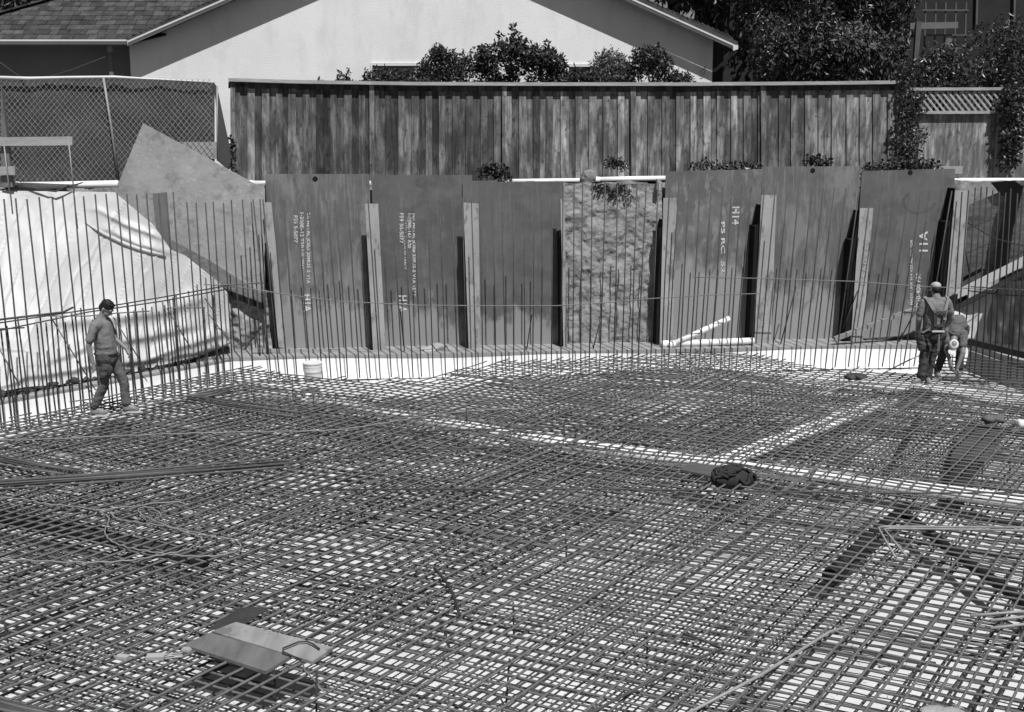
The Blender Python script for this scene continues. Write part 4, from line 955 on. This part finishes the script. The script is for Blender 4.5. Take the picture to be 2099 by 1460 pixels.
for a, b in (((104, 650), (196, 800)), ((232, 650), (300, 760)), ((342, 632), (392, 716)), ((425, 640), (470, 700)), ((420, 612), (440, 640)), ((-10, 700), (40, 790))): LH.append(([LEFT(*a, .2), LEFT(*b, .12)], .010))
curtain('curtain of upright bars in front of the white tarpaulin', lb, LH, LEFT(240, 800, .2))
# right curtain
rb_ = []; pA = WALL(1960, 700, .85)
RC = VPlane((pA.x, pA.y), (G(2150, 792).x, G(2150, 792).y))
x = 1972
while x < 2150:
    a = RC(x, 388 + rnd.uniform(-6, 10), .0); b = RC(x - interp(x, [1972, 2150], [28, 22]) + rnd.uniform(-3, 3), 778, 0.0); rb_.append((b, a, .013)); x += rnd.uniform(10, 14)
RH = [([RC(1985, 596, .03), RC(2050, 604, .03), RC(2150, 610, .03)], .012), ([RC(1990, 588, .05), RC(2150, 598, .05)], .011)]
curtain('tight dark curtain of upright bars at the right edge beside the bending worker', rb_, RH, G(2060, 780), M_bar_dark)
# low fringe of level bars between the bending worker and the right edge
t = thing('bar_stack', 'stack of level bars tied low across the right corner in front of the bending worker', 'bar stack', G(2000, 785))
for k in range(9):
    z = .42 - k * .05; mb = MB(); mb.tube([G(1915 + rnd.uniform(-8, 30), 786 + k, 0) + Vector((0, .2, z)), G(2040, 790, 0) + Vector((0, .1, z - .02)), G(2170, 800, 0) + Vector((0, 0, z - .03))], .011, 6); mb.build('reinforcing_bar', M_bar_up, t, True)
# leaning single rods
for (a, b, lab) in (((1090, 645), (1080, 715), 'thin rod leaning left on the curb below the plain dark plate'), ((1228, 666), (1216, 714), 'thin rod leaning on the curb in the soil bay'), ((1632, 588), (1600, 705), 'thin black rod leaning before the scratched plate'), ((1758, 596), (1722, 690), 'thin black rod leaning at the pile with faint numbers'), ((820, 634), (829, 720), 'thin black rod leaning before the stencilled ring-stain plate'), ((1888, 614), (1846, 695), 'thin black rod leaning left of the standing worker')):
    mb = MB(); pa, pb = WALL(*a, .5), WALL(*b, .6); mb.tube([pb, pa], .012, 6); solo(mb, 'leaning_rod', M_bar_dark, lab, 'rod', pb, None, True)

# ================================================================ RIGHT CORNER
def RP_(px, py, off=0.0): return RIGHT(px, py, off)
lw = thing('lagging_wall', 'diagonal dark timber lagging wall at the right edge', 'lagging wall', P(2040, 600, 20))
LW = VPlane((WALL(1962, 600, -.05).x, WALL(1962, 600, -.05).y), (WALL(2150, 600, 1.2).x, WALL(2150, 600, 1.2).y))
for k in range(9):
    y0 = 428 + k * 24; mb = MB()
    q = [LW(1968, y0), LW(2160, y0 - 82), LW(2160, y0 - 82 + 25), LW(1966, y0 + 25)]; q = [p + LW.n * (.006 * (k % 2)) for p in q]; mb.slab(q, -LW.n * .05, rnd.uniform(.7, 1.4)); mb.build('lagging_board', M_lag, lw)
mb = MB(); mb.poly([LW(x, y, .12) for x, y in [(2066, 396), (2096, 380), (2074, 470), (2062, 560), (2036, 548), (2050, 470)]], -LW.n * .1)  # cast shadow on the lagging, built as a near-black slab
solo(mb, 'shade_band', M_black_and_shade, 'dark band put in for a cast shadow on the diagonal lagging at the right edge', 'steel pile', LW(2045, 556, .12))
mb = MB(); mb.poly([LW(x, y, .06) for x, y in [(2030, 374), (2078, 370), (2098, 384), (2070, 404), (2050, 400), (2042, 388)]], -LW.n * .05)  # black patch put in for the dark of a hole
solo(mb, 'dark_hole', M_black_and_shade, 'ragged black patch put in for a dark hole at the top of the bank below the right white pipe', 'dark patch', LW(2060, 404, .06))
mb = MB(); mb.beam(LW(1968, 576, .3), LW(2014, 552, .3), .07, .07); solo(mb, 'steel_angle', M_black_and_shade, 'black steel bar across the lagging above the white board', 'steel angle', LW(1968, 576, .3))
mb = MB(); mb.tube([LW(1975, 452, .3), LW(2040, 490, .3), LW(2130, 512, .3)], .012, 6); solo(mb, 'leaning_rod', M_bar_dark, 'thin dark rod slanting down across the lagging', 'rod', LW(1975, 452, .3), None, True)
mb = MB(); mb.tube([LW(1976, 494, .35), LW(1987, 560, .35)], .013, 6); solo(mb, 'leaning_rod', M_bar_dark, 'thin black rod leaning against the tallest soldier pile', 'rod', LW(1976, 494, .35), None, True)
# white sheet and dark tarp over the right bank
def wsheet(u, v):
    px = 1950 + 210 * u; y0 = interp(px, [1950, 2010, 2100, 2160], [606, 572, 524, 500]); y1 = interp(px, [1950, 1990, 2040, 2160], [640, 708, 720, 770])
    py = y0 + (y1 - y0) * (1 - v); return LW(px, py, .35 + .35 * (1 - v) + .04 * fbm(px / 30, py / 25))
t = thing('tarpaulin', 'white sheet draped under the dark tarpaulin at the right edge', 'tarpaulin', LW(2000, 700, .4)); grid(wsheet, 40, 26).build('sheet', M_tarp, t, True)
def dtarp(u, v):
    v = 1 - v; px0 = 2000 + 42 * math.cos(v * 2.6) * (1 if v < .6 else .8); y0 = interp(v, [0, 1], [0, 1]); px = (2052 - 30 * math.sin(v * 2.2)) + (2200 - 2020) * u
    ya = interp(px, [2010, 2060, 2200], [600, 560, 520]); yb2 = interp(px, [1990, 2060, 2200], [694, 706, 716]); py = ya + (yb2 - ya) * v
    return LW(px, py, .55 + .5 * v + .05 * fbm(px / 14, py / 40, 2) + .03 * math.sin(px * .12 + py * .05))
t = thing('tarpaulin', 'glossy dark tarpaulin over the bank at the right edge', 'tarpaulin', LW(2070, 700, 1)); grid(dtarp, 50, 40).build('sheet', M_darktarp, t, True)
mb = MB(); mb.beam(LW(1925, 650, .5), LW(2120, 548, .6), .16, .1); solo(mb, 'timber_beam', gm('dark_beam', .05, .08, 3, .9), 'dark beam slanting up across the white sheet at the right', 'beam', LW(1925, 650, .5))
mb = MB(); mb.beam(LW(1958, 606, .55), LW(2110, 530, .62), .06, .17); solo(mb, 'timber_beam', M_pvc, 'white board slanting up above the dark beam at the right', 'beam', LW(1948, 612, .55))
mb = MB(); mb.slab([WALL(x, y, .75) for x, y in [(1712, 692), (1884, 628), (1885, 635), (1713, 700)]], -wnrm * .09)
solo(mb, 'timber_brace', gm('brace_wood', .17, .3, 4, .9, stretch=(.6, .6, 3)), 'long pale timber brace slanting up to the standing worker', 'brace', WALL(1712, 697, .75))
mb = MB(); mb.slab([WALL(x, y, .3) for x, y in [(1600, 706), (1880, 688), (1880, 694), (1600, 712)]], -wnrm * .08)
solo(mb, 'timber_board', gm('dark_board2', .05, .09, 3, .9), 'dark low board on the curb behind the timber brace', 'board', WALL(1700, 712, .3))
mb = MB(); mb.poly([WALL(x, y, .4) for x, y in [(1855, 690), (1890, 676), (1890, 694)]], -wnrm * .1); solo(mb, 'steel_angle', M_black_and_shade, 'black wedge-shaped steel foot left of the standing worker', 'steel angle', WALL(1870, 694, .4))
mb = MB(); mb.poly([WALL(x, y, .5) for x, y in [(1945, 612), (1968, 600), (1985, 606), (1980, 650), (1962, 655), (1948, 630)]], -wnrm * .2)
solo(mb, 'steel_bracket', M_black_and_shade, 'black steel bracket where the brace meets the tallest soldier pile', 'bracket', WALL(1965, 655, .5))
# boards along the right bank foot
mb = MB(); mb.beam(G(1988, 700, .22), G(2200, 752, .22), .1, .12); solo(mb, 'timber_board', gm('dark_board3', .03, .05, 3, .9), 'dark edge board along the foot of the dark tarpaulin', 'board', G(1988, 700, .2))

# ================================================================ PEOPLE
def capsule(bm, a, b, ra, rb, sq=(1, 1)):
    a, b = Vector(a), Vector(b); vs = []
    for c, r_ in ((a, ra), (b, rb)):
        for i in range(7):
            th = math.pi * i / 6
            for k in range(12):
                w = 2 * math.pi * k / 12; vs.append(bm.verts.new(c + Vector((math.sin(th) * math.cos(w) * sq[0], math.sin(th) * math.sin(w) * sq[1], math.cos(th))) * r_))
    bmesh.ops.remove_doubles(bm, verts=vs, dist=1e-6); vs = [v for v in vs if v.is_valid]
    r_ = bmesh.ops.convex_hull(bm, input=vs)
    bmesh.ops.delete(bm, geom=list({e for e in list(r_['geom_interior']) + list(r_['geom_unused']) if isinstance(e, bmesh.types.BMVert) and e.is_valid}), context='VERTS')
def ell(bm, c, r, rot=None):
    M = Matrix.Translation(Vector(c)) @ (rot.to_4x4() if rot else Matrix.Identity(4)) @ Matrix.Diagonal((r[0], r[1], r[2], 1)); bmesh.ops.create_uvsphere(bm, u_segments=20, v_segments=12, radius=1, matrix=M)
def fuse(bm, name, m, parent, vox=.009, smooth=3, wr=0, wsc=9):
    me = bpy.data.meshes.new(name); bm.to_mesh(me); bm.free(); o = bpy.data.objects.new(name, me); COL.objects.link(o)
    md = o.modifiers.new('r', 'REMESH'); md.mode = 'VOXEL'; md.voxel_size = vox; md.use_smooth_shade = True
    ms = o.modifiers.new('s', 'SMOOTH'); ms.iterations = smooth; ms.factor = .5
    dg = bpy.context.evaluated_depsgraph_get(); me2 = bpy.data.meshes.new_from_object(o.evaluated_get(dg)); o.modifiers.clear(); o.data = me2; bpy.data.meshes.remove(me)
    if wr:
        nn = [v.normal.copy() for v in me2.vertices]
        for v, nv in zip(me2.vertices, nn):
            q = v.co; k = noise.fractal(Vector((q.x * wsc, q.y * wsc, q.z * wsc * 1.6)), .8, 2, 3); v.co = q + nv * wr * k
    me2.name = name; me2.materials.clear(); me2.materials.append(m); me2.shade_smooth(); o.parent = parent; return o
def hand(bm, wr_, d, s=1.0, curl=.7, side=Vector((0, 1, 0))):
    """palm, four unequal fingers and a thumb; d = forearm direction, side = across the palm"""
    wr_, d = Vector(wr_), Vector(d).normalized(); side = (side - d * side.dot(d)).normalized(); n_ = d.cross(side)
    pc = wr_ + d * .05 * s; capsule(bm, wr_, wr_ + d * .085 * s + side * .0, .024 * s, .032 * s)
    for k, (o_, L_) in enumerate(((-.027, .062), (-.009, .074), (.009, .07), (.026, .055))):
        a = wr_ + d * .09 * s + side * o_ * s; b = a + (d + n_ * .35 * curl).normalized() * L_ * .5 * s; c = b + (d * (1 - .6 * curl) + n_ * curl).normalized() * L_ * .5 * s
        capsule(bm, a, b, .0095 * s, .0085 * s); capsule(bm, b, c, .0085 * s, .0075 * s)
    a = wr_ + d * .03 * s - side * .026 * s; b = a + (d * .6 - side * .7 + n_ * .3).normalized() * .04 * s; c = b + (d + n_ * .4).normalized() * .032 * s
    capsule(bm, a, b, .012 * s, .010 * s); capsule(bm, b, c, .010 * s, .008 * s)
def head(bm, c, fwd, up):
    c, f, u = Vector(c), Vector(fwd).normalized(), Vector(up); u = (u - f * u.dot(f)).normalized(); s = f.cross(u); rot = Matrix((s, f, u)).transposed()
    T = lambda x, y, z: c + s * x + f * y + u * z
    ell(bm, T(0, -.01, .02), (.075, .092, .10), rot); ell(bm, T(0, .02, -.05), (.056, .07, .062), rot)
    ell(bm, T(0, .055, -.088), (.028, .028, .024), rot)                                          # chin
    capsule(bm, T(0, .085, .005), T(0, .108, -.028), .010, .015); ell(bm, T(0, .08, -.058), (.026, .014, .009), rot)   # nose, mouth
    for q in (-1, 1):
        ell(bm, T(q * .076, -.012, -.012), (.010, .020, .031), rot); ell(bm, T(q * .03, .078, .012), (.016, .010, .010), rot); ell(bm, T(q * .03, .08, .032), (.022, .012, .007), rot)
    return T, rot
def shoe(parent, heel, toe, name='shoe'):
    heel, toe = Vector(heel), Vector(toe); d = toe - heel; sd = Vector((-d.y, d.x, 0)).normalized()
    t_ = MB(); n_ = 14; pts = []
    for i in range(n_):
        a = 2 * math.pi * i / n_; x = .5 + .5 * math.cos(a); w = (.036 + .012 * x) * math.sin(a); pts.append(heel + d * x + sd * w)
    bm = bmesh.new(); capsule(bm, heel + d * .22 + Vector((0, 0, .055)), heel + d * .78 + Vector((0, 0, .045)), .05, .04); capsule(bm, heel + d * .18 + Vector((0, 0, .06)), heel + d * .22 + Vector((0, 0, .12)), .045, .042); o = fuse(bm, name, M_shoe, parent, .008, 2)
    t_.poly(pts, (0, 0, .03)); s_ = t_.build('sole', M_sole, o, False, local=True); return o

def person(label, loc): return thing('person', label, 'person', loc)
# --- left man, walking to the right, seen from his right side; local frame: +x forward, -y towards the camera
g = G(228, 850, 0); g.z = .012
p1 = person('dark-haired man in a grey t-shirt and tool belt walking right over the mat', g)
bm = bmesh.new()
capsule(bm, (0, 0, .86), (.01, 0, 1.02), .135, .13, (1, 1)); capsule(bm, (.01, 0, 1.02), (-.03, 0, 1.32), .125, .13, (.95, 1.2)); capsule(bm, (-.04, -.12, 1.37), (-.04, .12, 1.37), .075, .075)
capsule(bm, (-.03, 0, 1.40), (.015, 0, 1.54), .062, .056)
T1, r1 = head(bm, (.065, 0, 1.59), (.8, -.14, -.62), (.62, 0, .8))
for hip, kn, an in (((.0, -.09, .86), (-.03, -.1, .47), (-.2, -.1, .12)), ((.03, .09, .86), (.19, .09, .49), (.2, .09, .12))):
    capsule(bm, hip, kn, .085, .058); capsule(bm, kn, an, .056, .04)
capsule(bm, (-.2, -.1, .1), (-.03, -.12, .05), .042, .035); capsule(bm, (.2, .09, .1), (.36, .08, .05), .042, .035)
capsule(bm, (-.06, -.2, 1.36), (-.15, -.24, 1.08), .052, .042); capsule(bm, (-.15, -.24, 1.08), (-.10, -.25, .83), .041, .029); hand(bm, (-.10, -.25, .83), (.10, 0, -1), 1, .9, Vector((.6, -1, 0)))
capsule(bm, (-.02, .2, 1.36), (.06, .24, 1.1), .052, .042); capsule(bm, (.06, .24, 1.1), (.22, .2, .96), .041, .029); hand(bm, (.22, .2, .96), (.5, -.1, -.8), 1, .9, Vector((.6, -1, 0)))
body1 = fuse(bm, 'body', M_skin, p1, .008, 2)
bm = bmesh.new()                                         # t-shirt with sleeves
capsule(bm, (0, 0, .93), (.01, 0, 1.04), .152, .145, (1.02, 1.08)); capsule(bm, (.01, 0, 1.04), (-.03, 0, 1.32), .145, .148, (1.0, 1.18)); capsule(bm, (-.04, -.13, 1.37), (-.04, .13, 1.37), .088, .088); capsule(bm, (-.04, 0, 1.42), (-.01, 0, 1.46), .085, .07)
capsule(bm, (-.06, -.19, 1.37), (-.125, -.235, 1.17), .068, .064); capsule(bm, (-.02, .19, 1.37), (.03, .23, 1.19), .066, .062)
fuse(bm, 't_shirt', M_shirt, p1, .009, 3, .007, 8)
bm = bmesh.new()                                         # trousers
capsule(bm, (0, 0, .86), (0, 0, .93), .155, .15, (1, 1.1))
for hip, kn, an in (((.0, -.09, .84), (-.03, -.1, .47), (-.19, -.1, .15)), ((.03, .09, .84), (.19, .09, .49), (.205, .09, .14))):
    capsule(bm, hip, kn, .105, .074); capsule(bm, kn, an, .074, .066)
fuse(bm, 'trousers', M_jeans, p1, .010, 2, .009, 9)
shoe(p1, (-.27, -.10, 0), (.02, -.14, 0)); shoe(p1, (.13, .09, 0), (.42, .07, 0))
bm = bmesh.new(); ell(bm, T1(0, -.02, .045), (.086, .10, .092), r1); ell(bm, T1(0, -.055, .0), (.078, .065, .08), r1); ell(bm, T1(0, .03, .10), (.062, .05, .022), r1)
for i in range(26):
    a = rnd.uniform(0, 6.28); e = rnd.uniform(.1, 1.3); v_ = Vector((math.cos(a) * math.cos(e) * .08, math.sin(a) * math.cos(e) * .095 - .02, math.sin(e) * .075 + .05))
    if v_.y < .06 and (v_.z > .09 or v_.y < .01): ell(bm, T1(*v_), (.02, .02, .016))
fuse(bm, 'hair', M_hair, p1, .008, 1)
bm = bmesh.new(); ell(bm, (0.0, 0, .93), (.175, .175, .035)); fuse(bm, 'tool_belt', M_leather, p1, .010, 2, .004)
bm = bmesh.new(); ell(bm, (.03, -.18, .86), (.11, .05, .10)); ell(bm, (.06, -.19, .72), (.10, .05, .10)); ell(bm, (.02, -.2, .64), (.06, .045, .06)); capsule(bm, (.1, -.2, .9), (.13, -.19, .72), .02, .02); fuse(bm, 'tool_pouch', M_leather, p1, .010, 2, .012, 14)
bm = bmesh.new(); ell(bm, (.05, .18, .82), (.10, .05, .12)); fuse(bm, 'tool_pouch', M_leather, p1, .012, 2, .012, 14)

# --- standing man with harness, seen from the back; local frame x right, y away
g = G(1900, 789, 0); g.z = .012
p2 = person('man standing with his back to us in a pale cap, harness and tool belt', g)
bm = bmesh.new()
capsule(bm, (.03, 0, .88), (.03, 0, 1.02), .13, .13, (1.15, .9)); capsule(bm, (.03, 0, 1.02), (.03, .0, 1.30), .13, .14, (1.3, .85)); capsule(bm, (-.13, 0, 1.38), (.18, 0, 1.39), .072, .072); capsule(bm, (.03, 0, 1.42), (.03, .03, 1.53), .062, .058)
T2, r2 = head(bm, (.03, .06, 1.585), (-.1, .93, -.35), (0, .35, .93))
for hip, kn, an in (((-.05, 0, .86), (-.09, .0, .47), (-.12, -.02, .12)), ((.11, 0, .86), (.06, .03, .47), (.02, .05, .12))): capsule(bm, hip, kn, .09, .06); capsule(bm, kn, an, .057, .042)
capsule(bm, (-.12, -.02, .09), (-.24, -.06, .05), .045, .036); capsule(bm, (.02, .05, .09), (.0, -.1, .05), .045, .036)
capsule(bm, (-.18, 0, 1.37), (-.235, .0, 1.1), .052, .043); capsule(bm, (-.235, 0, 1.1), (-.2, .1, .88), .042, .03); hand(bm, (-.2, .1, .88), (.1, .2, -1), 1, .8)
capsule(bm, (.23, 0, 1.38), (.33, .02, 1.12), .052, .043); capsule(bm, (.33, .02, 1.12), (.24, .12, .93), .042, .03); hand(bm, (.24, .12, .93), (-.6, .3, -.6), 1, .8)
fuse(bm, 'body', M_skin, p2, .008, 2)
bm = bmesh.new(); capsule(bm, (.03, 0, .94), (.03, 0, 1.05), .148, .145, (1.15, .95)); capsule(bm, (.03, 0, 1.05), (.03, 0, 1.30), .145, .155, (1.3, .9)); capsule(bm, (-.13, 0, 1.385), (.18, 0, 1.395), .084, .084); capsule(bm, (.03, 0, 1.42), (.03, .01, 1.47), .09, .07)
capsule(bm, (-.17, 0, 1.38), (-.22, 0, 1.2), .07, .064); capsule(bm, (.22, 0, 1.39), (.29, .01, 1.22), .07, .064)
fuse(bm, 't_shirt', M_shirt, p2, .010, 3, .007, 8)
bm = bmesh.new(); capsule(bm, (.03, 0, .86), (.03, 0, .95), .155, .15, (1.15, .95))
for hip, kn, an in (((-.05, 0, .84), (-.09, .0, .47), (-.12, -.02, .13)), ((.11, 0, .84), (.06, .03, .47), (.02, .05, .13))): capsule(bm, hip, kn, .104, .075); capsule(bm, kn, an, .074, .07)
fuse(bm, 'trousers', M_jeans_d, p2, .010, 2, .012, 9)
shoe(p2, (-.06, .02, 0), (-.32, -.1, 0), 'boot'); shoe(p2, (.04, .14, 0), (-.02, -.14, 0), 'boot')
hb = MB()                                                # harness straps lie on the back
def strap(parent, pts, w=.05, name='harness_strap', m=M_strap):
    mb = MB(); P_ = [Vector(p) for p in pts]
    for a, b in zip(P_[:-1], P_[1:]): mb.beam(a, b, w, .012, up=(0, -1, .15))
    return mb.build(name, m, parent, local=True)
yb = -.155
strap(p2, [(-.16, .02, 1.475), (-.15, -.09, 1.45), (-.06, yb, 1.29), (.02, yb - .005, 1.22)], .05, m=M_pad); strap(p2, [(.2, .02, 1.485), (.19, -.09, 1.46), (.13, yb, 1.28), (.06, yb - .005, 1.22)], .05, m=M_pad)
strap(p2, [(-.04, yb - .003, 1.27), (-.02, yb, 1.12), (-.01, yb - .003, .99)], .05); strap(p2, [(.12, yb - .003, 1.27), (.115, yb, 1.12), (.10, yb - .003, .99)], .05)
strap(p2, [(-.13, -.12, 1.36), (-.16, -.1, 1.2), (-.12, -.12, 1.02)], .03); strap(p2, [(-.03, yb - .006, 1.24), (.12, yb - .006, 1.24)], .045); strap(p2, [(-.04, yb - .01, 1.03), (.14, yb - .01, 1.02)], .04)
mb = MB(); mb.box((.13, yb - .012, 1.14), (.05, .012, .04)); mb.build('buckle', M_wire, p2, local=True)
bm = bmesh.new(); ell(bm, (.03, 0, .93), (.19, .16, .035)); fuse(bm, 'tool_belt', M_leather, p2, .010, 2, .004)
mb = MB(); mb.box((.04, -.165, .93), (.2, .02, .025)); mb.build('belt_bar', M_sole, p2, local=True)
bm = bmesh.new(); ell(bm, (-.19, -.03, .80), (.07, .09, .14)); ell(bm, (-.17, -.07, .67), (.07, .06, .10)); capsule(bm, (-.1, -.1, .78), (-.04, -.12, .6), .022, .02); fuse(bm, 'tool_pouch', M_leather, p2, .010, 2, .014, 14)
bm = bmesh.new(); ell(bm, (.2, .02, .84), (.06, .09, .10)); fuse(bm, 'tool_pouch', M_leather, p2, .010, 2, .014, 14)
mb = MB(); mb.beam((-.2, -.12, .9), (-.1, -.15, .97), .025, .02); mb.beam((.06, -.17, .88), (.07, -.16, .6), .025, .015); mb.build('hammer', M_wire, p2, local=True)
bm = bmesh.new(); ell(bm, T2(0, -.01, .055), (.084, .1, .075), r2); ell(bm, T2(0, .13, .03), (.06, .06, .010), r2); fuse(bm, 'cap', M_capcloth, p2, .008, 2)
bm = bmesh.new(); ell(bm, T2(0, -.035, -.005), (.08, .075, .07), r2); fuse(bm, 'hair', M_hair, p2, .008, 1)

# --- man bending over beside him
g = G(1948, 776, 0); g.z = .012
p3 = person('man bending over the bars in a white cap beside the standing man', g)
bm = bmesh.new()
capsule(bm, (.10, .12, .86), (.08, .08, .93), .125, .125); capsule(bm, (.08, .08, .93), (-.06, -.14, .93), .125, .13); capsule(bm, (-.06, -.14, .93), (-.12, -.28, .83), .13, .10); capsule(bm, (-.12, -.28, .82), (-.17, -.38, .72), .06, .055)
T3, r3 = head(bm, (-.2, -.44, .645), (-.35, -.45, -.82), (-.2, -.8, .4))
for hip, kn, an in (((.18, .12, .84), (.17, .08, .46), (.18, .12, .12)), ((.0, .12, .84), (-.14, .02, .47), (-.18, .12, .12))): capsule(bm, hip, kn, .09, .06); capsule(bm, kn, an, .057, .042)
capsule(bm, (.18, .12, .09), (.14, -.03, .05), .042, .035); capsule(bm, (-.18, .12, .09), (-.22, -.03, .05), .042, .035)
capsule(bm, (-.22, -.22, .84), (-.26, -.34, .58), .05, .042); capsule(bm, (-.26, -.34, .58), (-.2, -.42, .33), .04, .029); hand(bm, (-.2, -.42, .33), (.2, -.1, -1), 1, .9)
capsule(bm, (.03, -.28, .80), (-.02, -.42, .53), .05, .042); capsule(bm, (-.02, -.42, .53), (-.1, -.46, .28), .04, .029); hand(bm, (-.1, -.46, .28), (-.2, 0, -1), 1, .9)
fuse(bm, 'body', M_skin, p3, .008, 2)
bm = bmesh.new(); capsule(bm, (.10, .1, .90), (.07, .05, .95), .14, .145); capsule(bm, (.07, .05, .95), (-.06, -.14, .935), .15, .155); capsule(bm, (-.06, -.14, .93), (-.12, -.27, .83), .15, .12); capsule(bm, (-.22, -.2, .85), (-.25, -.3, .68), .075, .065); capsule(bm, (.03, -.26, .82), (0, -.36, .65), .078, .07)
fuse(bm, 't_shirt', gm('dark_shirt', .10, .13, 3, .9, bump=.5, bscale=14), p3, .010, 3, .014, 8)
bm = bmesh.new(); capsule(bm, (.10, .13, .84), (.10, .11, .90), .15, .145)
for hip, kn, an in (((.18, .12, .82), (.17, .08, .46), (.18, .12, .13)), ((.0, .12, .82), (-.14, .02, .47), (-.18, .12, .13))): capsule(bm, hip, kn, .10, .074); capsule(bm, kn, an, .074, .067)
fuse(bm, 'trousers', M_jeans_d, p3, .010, 2, .010, 9)
shoe(p3, (.19, .2, 0), (.12, -.07, 0), 'boot'); shoe(p3, (-.17, .2, 0), (-.24, -.07, 0), 'boot')
bm = bmesh.new(); ell(bm, T3(0, -.01, .05), (.078, .094, .062), r3); ell(bm, T3(0, .12, .03), (.06, .06, .012), r3); fuse(bm, 'cap', gm('white_cap', .6, .68, 9, .8), p3, .008, 2)
bm = bmesh.new(); ell(bm, (.22, .1, .82), (.06, .12, .12)); ell(bm, (.1, .1, .9), (.17, .15, .03)); fuse(bm, 'tool_belt', M_leather, p3, .010, 2, .012, 14)
